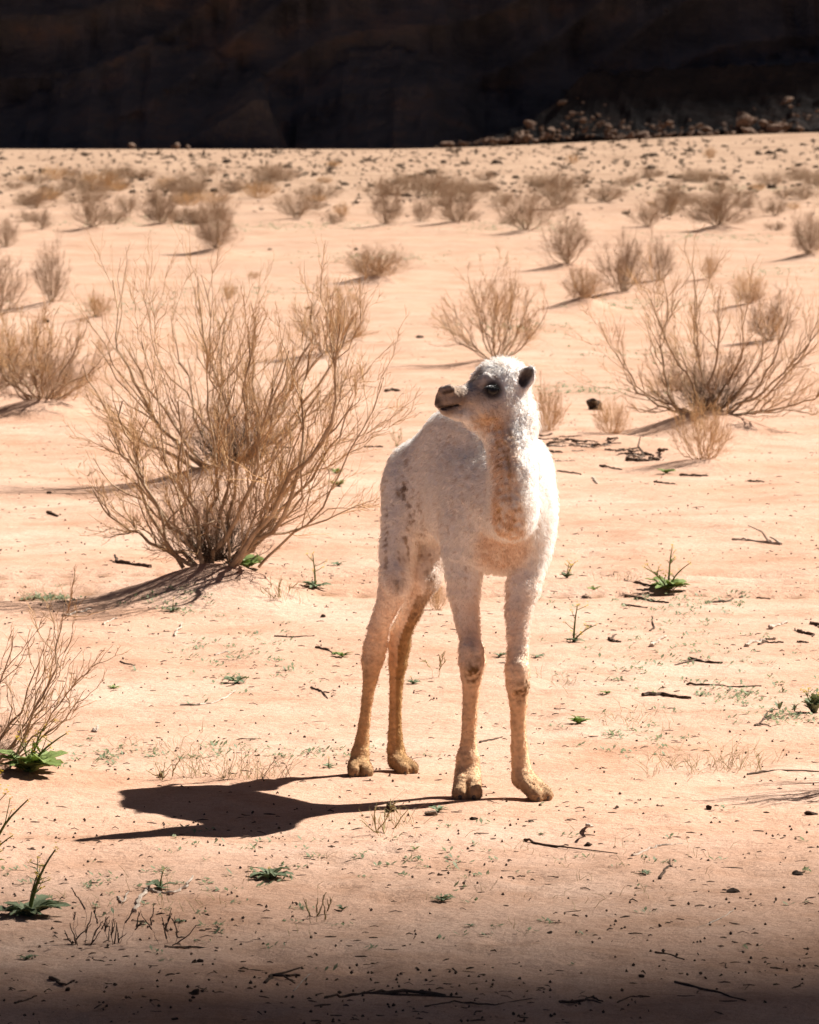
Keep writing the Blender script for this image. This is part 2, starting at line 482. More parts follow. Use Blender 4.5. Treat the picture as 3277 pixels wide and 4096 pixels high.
def build_shade_butte():
    """added sandstone butte, unseen right of the frame; its overhanging cap is shaped to shade the foreground"""
    y0, t = 10.48, 195.0                                            # middle of the soft shade edge it is added to throw
    ex, ey = SUN_H[0] * t, y0 + SUN_H[1] * t
    k_ = SUN_H[1]
    prof = [(ey + k_ * 9, t + 9), (ey, t), (ey - k_ * 9, t - 9), (ey - k_ * 24, t - 24), (ey - 19, t - 50), (ey - 16, 60), (ey - 8, 25), (ey + 12, 6), (ey + 30, -1)]
    prof += [(ey - 110, -1), (ey - 85, 12), (ey - 70, 45), (ey - 66, 100), (ey - 64, 150), (ey - 60, t + 6), (ey - 45, t + 14), (ey - 20, t + 14)]
    prof = np.array(prof)
    n = len(prof)
    nz = Noise(31, 3)
    layers = [(-10, 0.0), (0, 0), (6, 0.2), (18, 0.6), (40, 1.0), (70, 1.0), (100, 1.0), (125, 1.0)]
    V = []
    for k, (dx, rough) in enumerate(layers):
        for y, z in prof:
            if dx == -10:                                           # skirt of talus on the near face
                V.append((ex - 12 - 0.1 * (60 - min(z, 60)), y, min(z, 0.0) - 1) if z < 60 else (ex - 0.5, y * 0.97 + ey * 0.03 - 1, z * 0.96))
            else:
                j = rough * 3.0 * float(nz((dx * 1.0, y, z), 25))
                V.append((ex + dx, y + min(j, 0.0), z + j * 0.4 if z > 0 else z))
    V = np.array(V[n:])
    L = len(layers) - 1
    q = []
    for l in range(L - 1):
        for k in range(n):
            a_, b_ = l * n + k, l * n + (k + 1) % n
            q.append((a_, b_, b_ + n, a_ + n))
    me_tris = []
    for l in (0, L - 1):                                            # end faces
        c = len(V)
        V = np.concatenate([V, V[l * n:(l + 1) * n].mean(0)[None]])
        for k in range(n):
            me_tris.append((l * n + k, l * n + (k + 1) % n, c) if l else (l * n + (k + 1) % n, l * n + k, c))
    m = rock_mat('red_sandstone', (0.16, 0.085, 0.05), (0.26, 0.14, 0.085), (0.34, 0.20, 0.12), 0.08, 1.5)
    o = new_obj('added_shade_butte', mesh_np('added_shade_butte', V, np.array(me_tris), m, False, np.array(q)))
    tag(o, 'added sandstone butte, unseen beyond the right edge, shading the foreground', kind='structure')
build_shade_butte()

def rock_mesh(name, seed, mat, sub=2, flat=0.7, jag=0.25, cuts=15):
    import bmesh
    bm = bmesh.new()
    bmesh.ops.create_icosphere(bm, subdivisions=sub, radius=1.0)
    r = np.random.default_rng(seed)
    planes = r.normal(size=(15, 3)); planes /= np.linalg.norm(planes, axis=1)[:, None]
    offs = r.uniform(0.48, 0.92, 15)
    n = Noise(seed, 3)
    for v in bm.verts:
        p = np.array(v.co)
        for pl, of in zip(planes[:cuts], offs):
            e = p @ pl - of
            if e > 0: p = p - pl * e
        p = p * (1 + jag * 0.35 * float(n(p, 1.4)))
        p[2] *= flat
        v.co = p
    bm.normal_update()
    me = bpy.data.meshes.new(name)
    bm.to_mesh(me); bm.free()
    me.materials.append(mat)
    return me

def build_rubble():
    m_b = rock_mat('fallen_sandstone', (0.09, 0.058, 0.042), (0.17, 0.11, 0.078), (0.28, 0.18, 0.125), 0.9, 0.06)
    temps = [rock_mesh('boulder', 40 + k, m_b, 2, f) for k, f in enumerate((0.75, 0.6, 0.85, 0.55, 0.7, 0.8, 0.5))]
    r = np.random.default_rng(5)
    def foot(px): return np.interp(px, [1600, 2000, 2500, 3277], [592, 570, 552, 528])
    def crest(px): return np.interp(px, [1700, 1900, 2100, 2250, 2350, 2420, 2500, 2700, 2900, 3050, 3277], [580, 555, 500, 390, 285, 400, 455, 450, 425, 395, 370])
    def slope_crest(px): return np.interp(px, [1600, 1900, 2100, 2250, 2350, 2600, 3500], [602, 566, 505, 405, 315, 300, 270])
    def slope_d(px, py): return 239.15 + 2.7 * (foot(px) - py) / 240
    spots = []
    while len(spots) < 270:
        px = r.uniform(1720, 3330)
        t = r.beta(0.9, 2.6)
        if px < 1900 and r.random() < 0.6: continue
        py = foot(px) * (1 - t) + crest(px) * t
        spots.append((px, py, t))
    big = [(2975, 480, 0.45, 56), (3150, 400, 0.8, 36), (2080, 545, 0.1, 40), (1790, 575, 0.05, 42), (1925, 590, 0.0, 26), (2470, 555, 0.05, 30), (2250, 405, 0.7, 30), (2120, 440, 0.6, 34), (2440, 545, 0.1, 34), (3100, 520, 0.0, 40)]
    n = 0
    for k, (px, py, t, *s) in enumerate(big + spots):
        py = max(py, slope_crest(px) + 4)
        size = s[0] if s else float(np.clip(r.lognormal(2.45, 0.42), 6, 26)) * (1 - 0.25 * t)
        d = slope_d(px, py) + r.uniform(-0.65, 0.0)
        p = p3(px, py, d)
        o = new_obj('boulder', temps[k % len(temps)])
        sc = size * msize(d)
        o.location = p
        o.scale = (sc * r.uniform(0.8, 1.4), sc * r.uniform(0.8, 1.2), sc * r.uniform(0.75, 1.1))
        o.rotation_euler = (r.uniform(-0.5, 0.5), r.uniform(-0.5, 0.5), r.uniform(0, 6.28))
        lab = {0: 'largest rounded boulder in the rubble at the cliff foot', 3: 'broad slab-like boulder at the left end of the rubble', 4: 'dark boulder standing on the sand in front of the rubble'}.get(k)
        tag(o, lab or 'brown boulder lying in the rubble along the cliff foot', 'boulder', 'boulders in the rubble at the cliff foot')
    # loose boulders left of the rubble
    for px, py, size, lab in ((527, 583, 18, 'pale sunlit boulder at the cliff foot on the left'), (705, 583, 26, 'brown boulder in half shade at the cliff foot'), (752, 586, 13, 'small sunlit boulder touching the half-shaded one at the cliff foot')):
        d = 237.5
        p = p3(px, py, d); o = new_obj('boulder', temps[(px // 7) % 7]); sc = size * msize(d)
        o.location = p; o.scale = (sc, sc, sc); o.rotation_euler = (0.2, 0.1, px)
        tag(o, lab, 'boulder')
    # the slope of broken stone that carries them
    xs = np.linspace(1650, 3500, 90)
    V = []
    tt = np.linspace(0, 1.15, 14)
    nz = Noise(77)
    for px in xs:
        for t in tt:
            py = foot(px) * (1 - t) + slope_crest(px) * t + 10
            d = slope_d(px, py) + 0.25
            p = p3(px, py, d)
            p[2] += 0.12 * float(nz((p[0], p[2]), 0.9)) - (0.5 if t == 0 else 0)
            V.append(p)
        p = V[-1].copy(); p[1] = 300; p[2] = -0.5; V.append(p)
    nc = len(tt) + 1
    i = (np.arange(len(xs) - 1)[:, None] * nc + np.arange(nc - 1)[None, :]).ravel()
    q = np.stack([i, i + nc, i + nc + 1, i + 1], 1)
    o = new_obj('rubble_slope', mesh_np('rubble_slope', np.array(V), None, rock_mat('shade_toned_talus', (0.018, 0.016, 0.017), (0.035, 0.03, 0.029), (0.06, 0.042, 0.035), 0.8, 0.3), False, q))  # slope colour darkened to stand in for shade
    tag(o, 'shade-toned slope of broken stone at the cliff foot', kind='structure')
    # leaning rock spur with a sunlit tip
    cp = [(640, 600), (790, 510), (900, 415), (1000, 318), (1045, 332), (1080, 440), (1120, 520), (1150, 600)]
    cxs = np.linspace(640, 1150, 60)
    czs = np.interp(cxs, [c[0] for c in cp], [c[1] for c in cp])
    n5, n6 = Noise(81), Noise(82)
    rows = []
    for px, py in zip(cxs, czs):
        top = p3(px, py, 240.4)
        hz = max(top[2], 0.0)
        col_ = []
        for t in np.linspace(0, 1, 9):                              # front face, stepped and broken
            col_.append([top[0] + 0.35 * (1 - t) * hz, 241.5 - 0.35 * hz * (1 - t) + 1.3 * max(0, t - 0.78) / 0.22, -0.3 + (hz + 0.3) * t])
        for t in np.linspace(0.15, 1, 6):
            col_.append([top[0] + 0.3 * t, 242.8 + 4 * t, hz - (hz + 0.3) * t])
        rows.append(col_)
    R = np.array(rows)
    R[..., 1] += 0.10 * n5((R[..., 0], R[..., 2]), 1.6) + 0.05 * n6((R[..., 0], R[..., 2]), 0.45)
    R[..., 2] += 0.05 * n6((R[..., 0], R[..., 1]), 0.7)
    nr, nc = R.shape[:2]
    i = (np.arange(nr - 1)[:, None] * nc + np.arange(nc - 1)[None, :]).ravel()
    q = np.stack([i, i + nc, i + nc + 1, i + 1], 1)
    o = new_obj('rock_spur', mesh_np('rock_spur', R.reshape(-1, 3), None, M_CLIFF, False, q))
    tag(o, 'leaning rock spur with a sunlit tip at the cliff foot', 'rock')
build_rubble()
# ------------------------------------------------------------------ the camel calf
VOX = 0.0042
class Field:
    def __init__(self, lo, hi):
        self.lo = np.array(lo, float)
        self.n = np.ceil((np.array(hi) - self.lo) / VOX).astype(int) + 1
        self.f = np.full(self.n, 0.5, np.float32)
    def _box(self, lo, hi):
        a = np.clip(np.floor((lo - self.lo) / VOX).astype(int), 0, self.n)
        b = np.clip(np.ceil((hi - self.lo) / VOX).astype(int) + 1, 0, self.n)
        ax = [self.lo[i] + VOX * np.arange(a[i], b[i]) for i in range(3)]
        return (slice(a[0], b[0]), slice(a[1], b[1]), slice(a[2], b[2])), np.meshgrid(*ax, indexing='ij', sparse=True)
    def _join(self, sl, d, k):
        A = self.f[sl]
        d = d.astype(np.float32)
        if k <= 0:
            self.f[sl] = np.minimum(A, d); return
        h = np.clip(0.5 + 0.5 * (A - d) / k, 0, 1)
        self.f[sl] = A * (1 - h) + d * h - k * h * (1 - h)
    def _cut(self, sl, d, k):
        A = self.f[sl]
        d = -d.astype(np.float32)
        h = np.clip(0.5 - 0.5 * (A - d) / k, 0, 1)
        self.f[sl] = A * (1 - h) + d * h + k * h * (1 - h)
    def cone(self, a, b, ra, rb, k=0.02, cut=False):
        a, b = np.array(a, float), np.array(b, float)
        m = max(ra, rb) + k + 3 * VOX
        sl, (X, Y, Z) = self._box(np.minimum(a, b) - m, np.maximum(a, b) + m)
        ab = b - a
        t = np.clip(((X - a[0]) * ab[0] + (Y - a[1]) * ab[1] + (Z - a[2]) * ab[2]) / max(ab @ ab, 1e-9), 0, 1)
        d = np.sqrt((X - a[0] - ab[0] * t) ** 2 + (Y - a[1] - ab[1] * t) ** 2 + (Z - a[2] - ab[2] * t) ** 2) - (ra + (rb - ra) * t)
        (self._cut if cut else self._join)(sl, d, k)
    def chain(self, pts, k=0.02, k2=None):
        """first link blends with k, the others with k2 so that a limb keeps its given thickness"""
        for i, (p, q) in enumerate(zip(pts[:-1], pts[1:])):
            self.cone(p[0], q[0], p[1], q[1], k if (k2 is None or i < 1) else k2)
    def ellip(self, c, axes, r, k=0.03, cut=False):
        """axes: 3 unit rows, r: semi axes"""
        c, A, r = np.array(c, float), np.array(axes, float), np.array(r, float)
        m = max(r) + k + 3 * VOX
        sl, (X, Y, Z) = self._box(c - m, c + m)
        u = [((X - c[0]) * A[i, 0] + (Y - c[1]) * A[i, 1] + (Z - c[2]) * A[i, 2]) for i in range(3)]
        k0 = np.sqrt(sum((u[i] / r[i]) ** 2 for i in range(3)))
        k1 = np.sqrt(sum((u[i] / r[i] ** 2) ** 2 for i in range(3)))
        d = k0 * (k0 - 1) / np.maximum(k1, 1e-6)
        (self._cut if cut else self._join)(sl, d, k)
    def surface(self):
        """naive surface nets: one vertex for each cell the surface crosses"""
        f = self.f
        s = f < 0
        c = s[:-1, :-1, :-1].astype(np.int8)
        tot = np.zeros_like(c)
        for i in (0, 1):
            for j in (0, 1):
                for k in (0, 1):
                    tot += s[i:f.shape[0] - 1 + i, j:f.shape[1] - 1 + j, k:f.shape[2] - 1 + k]
        cells = np.argwhere((tot > 0) & (tot < 8))
        idx = np.full(tot.shape, -1, np.int32)
        idx[tuple(cells.T)] = np.arange(len(cells))
        acc = np.zeros((len(cells), 3)); cnt = np.zeros(len(cells))
        for ax in range(3):
            o1, o2 = [(1, 2), (0, 2), (0, 1)][ax]
            for i in (0, 1):
                for j in (0, 1):
                    a = cells.copy(); a[:, o1] += i; a[:, o2] += j
                    b = a.copy(); b[:, ax] += 1
                    fa, fb = f[tuple(a.T)], f[tuple(b.T)]
                    m = (fa < 0) != (fb < 0)
                    t = fa[m] / (fa[m] - fb[m])
                    p = a[m].astype(float); p[:, ax] += t
                    acc[m] += p; cnt[m] += 1
        verts = self.lo + VOX * acc / cnt[:, None]
        quads = []
        for ax in range(3):
            sa = [slice(None)] * 3; sb = [slice(None)] * 3
            sa[ax] = slice(0, -1); sb[ax] = slice(1, None)
            e = np.argwhere(s[tuple(sa)] != s[tuple(sb)])
            o1, o2 = [(1, 2), (2, 0), (0, 1)][ax]
            ok = (e[:, o1] > 0) & (e[:, o2] > 0) & (e[:, o1] < f.shape[o1] - 1) & (e[:, o2] < f.shape[o2] - 1)
            e = e[ok]
            def at(d1, d2):
                c_ = e.copy(); c_[:, o1] -= d1; c_[:, o2] -= d2
                return idx[tuple(c_.T)]
            q = np.stack([at(1, 1), at(0, 1), at(0, 0), at(1, 0)], 1)
            flip = ~s[tuple(e.T)]
            q[flip] = q[flip][:, ::-1]
            quads.append(q)
        return verts, np.concatenate(quads)

def P(px, py, d, r):
    return (p3(px, py, d), r * msize(d))

CF = np.array([0.421, -0.907, 0.0]); CR = np.array([-0.907, -0.421, 0.0]); CZ = np.array([0, 0, 1.0])   # calf's forward, right, up
CAMEL_O = np.array([0.12, 12.92, 0.0])

def lean(yaw_deg, base=CF):
    a = math.radians(yaw_deg)
    c, s = math.cos(a), math.sin(a)
    f = np.array([base[0] * c - base[1] * s, base[0] * s + base[1] * c, 0])
    return [f, np.array([f[1], -f[0], 0]), CZ]

def build_camel():
    F = Field((-0.24, 12.22, -0.03), (0.46, 13.42, 1.10))
    AX = [CF, CR, CZ]
    el = lambda px, py, d, r, k=0.04, axes=AX: F.ellip(p3(px, py, d), axes, r, k)
    # trunk: barrel, chest, shoulders, rump, small hump
    el(1890, 1950, 12.92, (0.24, 0.110, 0.145), 0.03)
    el(1915, 2010, 12.84, (0.20, 0.110, 0.155), 0.04)
    el(1998, 2030, 12.72, (0.145, 0.112, 0.155), 0.04)
    el(2085, 1985, 12.76, (0.105, 0.062, 0.135), 0.05)       # left shoulder
    el(2095, 2120, 12.74, (0.085, 0.055, 0.110), 0.05)
    el(1870, 2060, 12.70, (0.095, 0.055, 0.135), 0.05)       # right shoulder
    el(1700, 1985, 13.08, (0.125, 0.086, 0.125), 0.05)       # rump
    el(1668, 1905, 13.12, (0.09, 0.070, 0.085), 0.05)
    el(1800, 1800, 12.98, (0.13, 0.060, 0.080), 0.06)        # back
    el(1830, 1740, 12.94, (0.105, 0.046, 0.072), 0.05)       # hump
    F.chain([P(1830, 1715, 12.93, 58), P(1905, 1715, 12.84, 60), P(1985, 1780, 12.74, 72), P(2030, 1900, 12.68, 85)], 0.05)   # withers
    el(1990, 2190, 12.70, (0.06, 0.062, 0.055), 0.04)        # breast pad
    # neck
    F.chain([P(2010, 2000, 12.70, 100), P(2035, 2062, 12.56, 92), P(2050, 2050, 12.48, 88), P(2052, 1960, 12.45, 84), P(2050, 1860, 12.44, 79), P(2038, 1770, 12.455, 74), P(2044, 1690, 12.47, 72), P(2040, 1610, 12.48, 72)], 0.045)
    bk = [P(2046, 1990, 12.56, 84), P(2046, 1890, 12.52, 76), P(2036, 1790, 12.52, 68), P(2045, 1700, 12.525, 66)]      # the neck is deeper than wide
    F.chain(bk, 0.04)
    F.chain([P(2050, 2085, 12.43, 66), P(2052, 2000, 12.41, 60), P(2054, 1900, 12.405, 52), P(2046, 1790, 12.415, 46)], 0.035)
    F.cone(*[x for x in (p3(2100, 1940, 12.62), p3(2095, 1790, 12.55))], 0.044, 0.030, 0.05)      # nape side towards withers
    F.cone(p3(2060, 1860, 12.70), p3(2030, 1960, 12.62), 0.070, 0.075, 0.06)
    # legs -------------------------------------------------------------
    fr = [(1862, 2120, 12.70, 88), (1852, 2215, 12.70, 82), (1856, 2300, 12.70, 76), (1857, 2370, 12.70, 66), (1868, 2470, 12.70, 50), (1880, 2550, 12.69, 43), (1887, 2600, 12.68, 53), (1890, 2650, 12.675, 55), (1887, 2705, 12.68, 42), (1885, 2757, 12.69, 33), (1879, 2865, 12.70, 29), (1874, 2975, 12.71, 31), (1872, 3033, 12.71, 46), (1871, 3095, 12.70, 43)]
    fl = [(2100, 2130, 12.73, 88), (2106, 2245, 12.70, 78), (2093, 2350, 12.68, 69), (2074, 2445, 12.67, 55), (2073, 2540, 12.66, 45), (2072, 2610, 12.655, 44), (2069, 2680, 12.65, 49), (2071, 2745, 12.655, 45), (2074, 2814, 12.66, 34), (2073, 2897, 12.67, 29), (2077, 2993, 12.68, 32), (2083, 3057, 12.68, 36), (2092, 3115, 12.67, 40)]
    hr = [(1622, 1960, 13.08, 95), (1612, 2080, 13.05, 86), (1592, 2215, 13.03, 76), (1583, 2315, 13.02, 66), (1564, 2387, 13.05, 53), (1537, 2451, 13.09, 42), (1514, 2515, 13.12, 42), (1502, 2585, 13.14, 47), (1490, 2645, 13.145, 43), (1483, 2706, 13.14, 30), (1469, 2801, 13.14, 22), (1457, 2897, 13.14, 22), (1449, 2961, 13.14, 27), (1441, 3015, 13.135, 36), (1436, 3065, 13.12, 36)]
    hl = [(1745, 1990, 13.11, 85), (1740, 2110, 13.10, 74), (1728, 2225, 13.08, 62), (1708, 2315, 13.07, 54), (1675, 2380, 13.10, 46), (1640, 2457, 13.14, 42), (1607, 2521, 13.18, 43), (1598, 2585, 13.20, 44), (1592, 2655, 13.20, 37), (1586, 2725, 13.20, 27), (1581, 2865, 13.20, 24), (1581, 2942, 13.20, 28), (1584, 3003, 13.20, 35), (1591, 3048, 13.185, 35)]
    for leg in (fr, fl, hr, hl):
        F.chain([P(*p) for p in leg], 0.03, 0.006)
    F.ellip(p3(1600, 2325, 12.985), AX, (0.035, 0.03, 0.05), 0.03)          # stifle
    F.ellip(p3(1700, 2310, 13.04), AX, (0.03, 0.03, 0.045), 0.03)
    F.cone(p3(1520, 2530, 13.17), p3(1498, 2570, 13.185), 0.016, 0.016, 0.02)  # points of the hocks
    F.cone(p3(1612, 2520, 13.225), p3(1592, 2575, 13.235), 0.016, 0.016, 0.02)
    F.cone(p3(1892, 2610, 12.655), p3(1890, 2670, 12.65), 0.020, 0.018, 0.02)  # knee pads
    F.cone(p3(2074, 2665, 12.628), p3(2080, 2735, 12.628), 0.017, 0.015, 0.02)
    # feet: two toes each, pointing where the photo shows them
    toes = []
    def foot(ax_, ay, ad, tips, w, r0, r1):
        mid = []
        for tx, td, side in tips:
            a = p3(ax_ + side * w * 0.42, ay, ad)
            tip = np.array([(tx - W_PX / 2) * td / F_PX, td, r1 * 0.80])
            m = a * 0.5 + tip * 0.5; m[2] = a[2] * 0.48 + tip[2] * 0.52 + 0.002
            F.chain([(a, r0), (m, (r0 + r1) * 0.52), (tip, r1)], 0.012, 0.004)
            b = tip.copy(); b[1] += 0.040; b[0] -= 0.014 * np.sign(tx - ax_) * (abs(tx - ax_) > 60); b[2] = r1 * 0.85
            F.cone(tip, b, r1, r1 * 1.08, 0.010)
            toes.append((tip, a, r1)); mid.append((m, tip))
        g0 = (mid[0][0] + mid[1][0]) / 2; g1 = (mid[0][1] + mid[1][1]) / 2      # cleft between the toes
        F.cone(g0 + np.array([0, -r0 * 1.0, 0.004]), g1 + np.array([0, -r1 * 0.95, 0.0]), 0.0028, 0.0042, 0.006, cut=True)
    foot(1871, 3090, 12.70, [(1844, 12.640, -1), (1897, 12.640, 1)], 40, 0.0205, 0.0180)
    foot(2092, 3110, 12.67, [(2150, 12.612, -0.8), (2186, 12.632, 1)], 34, 0.0200, 0.0165)
    foot(1436, 3060, 13.12, [(1420, 13.072, -1), (1464, 13.072, 1)], 36, 0.0175, 0.0150)
    foot(1592, 3042, 13.18, [(1617, 13.125, -0.8), (1648, 13.142, 1)], 32, 0.0175, 0.0145)
    # head: turned to look past the camera's left, nose slightly towards us
    H = [np.array([-0.955, -0.28, -0.09]), None, None]
    H[0] /= np.linalg.norm(H[0])
    H[1] = np.cross(CZ, H[0]); H[1] /= np.linalg.norm(H[1])
    H[2] = np.cross(H[0], H[1])
    HA = np.array(H)
    hd = 12.46
    F.ellip(p3(2010, 1545, hd), HA, (0.066, 0.050, 0.054), 0.02)
    F.ellip(p3(2000, 1505, hd + 0.005), HA, (0.060, 0.042, 0.036), 0.02)
    F.chain([P(1975, 1572, hd - 0.01, 66), P(1905, 1582, hd - 0.025, 50), P(1840, 1590, hd - 0.045, 40), P(1800, 1594, hd - 0.055, 37), P(1776, 1592, hd - 0.062, 33)], 0.018)
    F.chain([P(1800, 1608, hd - 0.055, 26), P(1766, 1613, hd - 0.064, 22), P(1757, 1616, hd - 0.066, 17)], 0.008)   # upper lip
    F.chain([P(1782, 1643, hd - 0.056, 21), P(1830, 1652, hd - 0.048, 26), P(1900, 1660, hd - 0.02, 42), P(1985, 1655, hd - 0.005, 62)], 0.016)  # lower jaw
    F.chain([P(1905, 1690, hd - 0.01, 30), P(1985, 1710, hd, 60), P(2030, 1760, hd, 70)], 0.03)   # throat
    F.chain([P(1912, 1525, hd - 0.042, 12), P(1950, 1516, hd - 0.046, 15), P(2000, 1526, hd - 0.042, 13)], 0.018)    # near brow
    F.chain([P(1893, 1515, hd + 0.01, 12), P(1925, 1498, hd + 0.015, 14)], 0.016)                      # far brow
    F.cone(p3(1770, 1562, hd - 0.075), p3(1800, 1556, hd - 0.08), 0.010, 0.012, 0.010)                 # nostril flap
    F.ellip(p3(2000, 1625, hd - 0.045), HA, (0.05, 0.018, 0.035), 0.025)                               # cheek
    # carve: mouth, nostril, eye socket, ear cup
    F.ellip(p3(1796, 1630, hd - 0.074), np.array([H[0] * 0.985 + H[2] * -0.17, H[1], H[2] * 0.985 + H[0] * 0.17]), (0.034, 0.024, 0.0026), 0.003, cut=True)
    F.cone(p3(1774, 1574, hd - 0.098), p3(1826, 1557, hd - 0.098), 0.0040, 0.0030, 0.004, cut=True)
    # ear
    e0, e1 = p3(2070, 1560, hd - 0.012), p3(2122, 1482, hd - 0.018)
    ea = e1 - e0; el_ = np.linalg.norm(ea); ea /= el_
    en = np.array([-0.25, -1, 0.05]); en -= ea * (en @ ea); en /= np.linalg.norm(en)
    EA = np.array([ea, np.cross(en, ea), en])
    F.ellip((e0 + e1) / 2 + ea * 0.004, EA, (el_ / 2 + 0.004, 0.0225, 0.0125), 0.008)
    F.cone(e0 + (e1 - e0) * 0.8, e1 + ea * 0.008, 0.012, 0.004, 0.008)
    F.ellip((e0 + e1) / 2 + en * 0.010 + ea * 0.004, EA, (el_ / 2 - 0.004, 0.0145, 0.0125), 0.004, cut=True)
    e2, e3 = p3(2035, 1500, hd + 0.055), p3(2072, 1455, hd + 0.065)      # far ear, laid back behind the crown
    F.cone(e2, e3, 0.014, 0.006, 0.010)
    # tail, hanging behind the rump
    F.chain([P(1640, 1920, 13.20, 22), P(1615, 2000, 13.245, 17), P(1605, 2120, 13.255, 12), P(1605, 2240, 13.25, 14), P(1606, 2290, 13.25, 6)], 0.015)
    zz = (F.lo[2] + VOX * np.arange(F.n[2]))[None, None, :]
    yy = (F.lo[1] + VOX * np.arange(F.n[1]))[None, :, None]
    F.f += (0.005 * sstep(0.25, 0.62, zz) * (1 - sstep(0.87, 0.93, zz) * (yy < 12.57))).astype(np.float32)      # room for the wool
    verts, quads = F.surface()
    return verts, quads, toes, HA, hd, (e0, e1, en)

def camel_normals(v, q):
    n = np.cross(v[q[:, 2]] - v[q[:, 0]], v[q[:, 3]] - v[q[:, 1]])
    out = np.zeros_like(v)
    for k in range(4):
        np.add.at(out, q[:, k], n)
    return out / np.maximum(np.linalg.norm(out, axis=1), 1e-12)[:, None], n

def finish_camel():
    v, q, toes, HA, hd, ear = build_camel()
    vn, fn = camel_normals(v, q)
    # keep only the outer shell (drop stray crumbs) is not needed: the union is one body
    def near(px, py, d, r):                                   # soft spot of radius r px about a landmark
        c = p3(px, py, d)
        return 1 - sstep(0.45, 1.0, np.linalg.norm(v - c, axis=1) / (r * msize(d)))
    z = v[:, 2]
    nz3, nz4 = Noise(51, 3, 20), Noise(52, 3, 20)
    mott = nz3(v.T, 0.06); mott2 = nz4(v.T, 0.018)
    cream = np.array([0.97, 0.925, 0.875]); tan = np.array([0.68, 0.40, 0.19]); brown = np.array([0.36, 0.225, 0.115]); dark = np.array([0.055, 0.038, 0.030]); grey = np.array([0.30, 0.195, 0.125])
    col = np.tile(cream, (len(v), 1))
    def mix(w, c):
        nonlocal col
        w = np.clip(w, 0, 1)[:, None]
        col = col * (1 - w) + c * w
    mix((1 - sstep(0.20, 0.60, z + 0.02 * mott)) * np.where(v[:, 1] > 12.9, 0.92, 0.86), tan)
    inner = (v[:, 1] > 12.9) * (1 - sstep(0.35, 0.62, z)) * ((v - CAMEL_O) @ CR < 0.03)
    mix(inner * 0.92, np.array([0.29, 0.16, 0.06]))                                   # browner left hind leg
    mix((v[:, 1] > 12.9) * (1 - sstep(0.08, 0.40, z)) * 0.6, np.array([0.38, 0.215, 0.09]))
    mix(sstep(0.55, 1.1, mott2 * 0.8 + mott * 0.35) * 0.30, brown)
    mix((1 - sstep(0.0, 0.10, z)) * 0.55, brown)
    mix((1 - sstep(0.012, 0.06, z)) * 0.65, np.array([0.22, 0.13, 0.07]))
    for s in ((1892, 2705, 12.64, 62, 0.85), (1905, 2660, 12.63, 50, 0.45), (2100, 2755, 12.63, 60, 0.95), (2095, 2800, 12.63, 40, 0.6), (1600, 1965, 13.0, 50, 0.40), (1612, 1985, 13.0, 26, 0.35), (1600, 2040, 12.97, 34, 0.4), (1640, 2230, 12.98, 40, 0.35), (1585, 2340, 12.95, 55, 0.35), (1722, 2300, 13.02, 40, 0.5), (2070, 2375, 12.62, 50, 0.35), (2110, 2255, 12.60, 60, 0.25), (1890, 2245, 12.62, 45, 0.25), (1850, 2220, 12.62, 45, 0.25)):
        mix(near(*s[:4]) * s[4] * np.clip(0.65 + 1.1 * mott2, 0, 1.4), np.array([0.17, 0.095, 0.045]))
    rump = near(1600, 2080, 13.02, 260) * (v[:, 1] > 12.85)
    mix(sstep(0.45, 0.9, mott2) * rump * 0.5, np.array([0.22, 0.13, 0.07]))
    # shaggy tan throat and breast
    nk = np.zeros(len(v))
    for q0, q1, rr_ in (((1990, 1740, 12.38), (2005, 1990, 12.37), 100), ((2005, 1990, 12.37), (2020, 2150, 12.42), 110), ((1950, 1690, 12.41), (1990, 1740, 12.38), 80)):
        a_, b_2 = p3(*q0), p3(*q1)
        t_ = np.clip(((v - a_) @ (b_2 - a_)) / ((b_2 - a_) @ (b_2 - a_)), 0, 1)
        dd_ = np.linalg.norm(v - a_ - t_[:, None] * (b_2 - a_), axis=1)
        nk = np.maximum(nk, 1 - sstep(0.4, 1.0, dd_ / (rr_ * msize(12.4))))
    warm = np.array([0.80, 0.55, 0.33])
    mix(nk * np.clip(0.62 + 0.45 * mott2, 0, 1), warm)
    mix(near(2010, 2200, 12.62, 150) * 0.55, warm)
    mix(sstep(0.5, 1.0, mott2) * nk * 0.35, brown)
    mix(sstep(0.3, 1.0, mott2) * (z > 0.4) * 0.22, brown)
    # face
    mix(near(1800, 1590, hd - 0.08, 110) * 0.80, grey)
    mix(near(1870, 1570, hd - 0.06, 90) * 0.50, grey)
    mix(near(1950, 1545, hd - 0.06, 85) * 0.45, grey)
    mix(near(1960, 1640, hd - 0.05, 110) * 0.40, np.array([0.80, 0.55, 0.33]))
    mix(near(1905, 1500, hd - 0.03, 50) * 0.7, grey * 0.6)
    mix(near(1972, 1560, hd - 0.06, 52) * 0.9, dark)
    mix(near(1757, 1608, hd - 0.07, 28) * 0.75, dark)
    mix(near(1790, 1638, hd - 0.06, 40) * 0.5, grey * 0.8)
    for t in np.linspace(0, 1, 5):
        mix(near(1776 + 46 * t, 1573 - 15 * t, hd - 0.088, 13) * 0.85, dark)
    for t in np.linspace(0, 1, 7):                             # line of the mouth
        mix(near(1758 + 86 * t, 1635 - 13 * t, hd - 0.078, 16) * 0.95, dark)
    e0, e1, en = ear
    cup = np.zeros(len(v))
    for t in (0.2, 0.45, 0.7, 0.9):
        c = e0 + (e1 - e0) * t + en * 0.003
        cup = np.maximum(cup, (1 - sstep(0.5, 1, np.linalg.norm(v - c, axis=1) / 0.019)) * ((vn @ en) > -0.1))
    mix(cup * 0.9, np.array([0.11, 0.07, 0.05]))
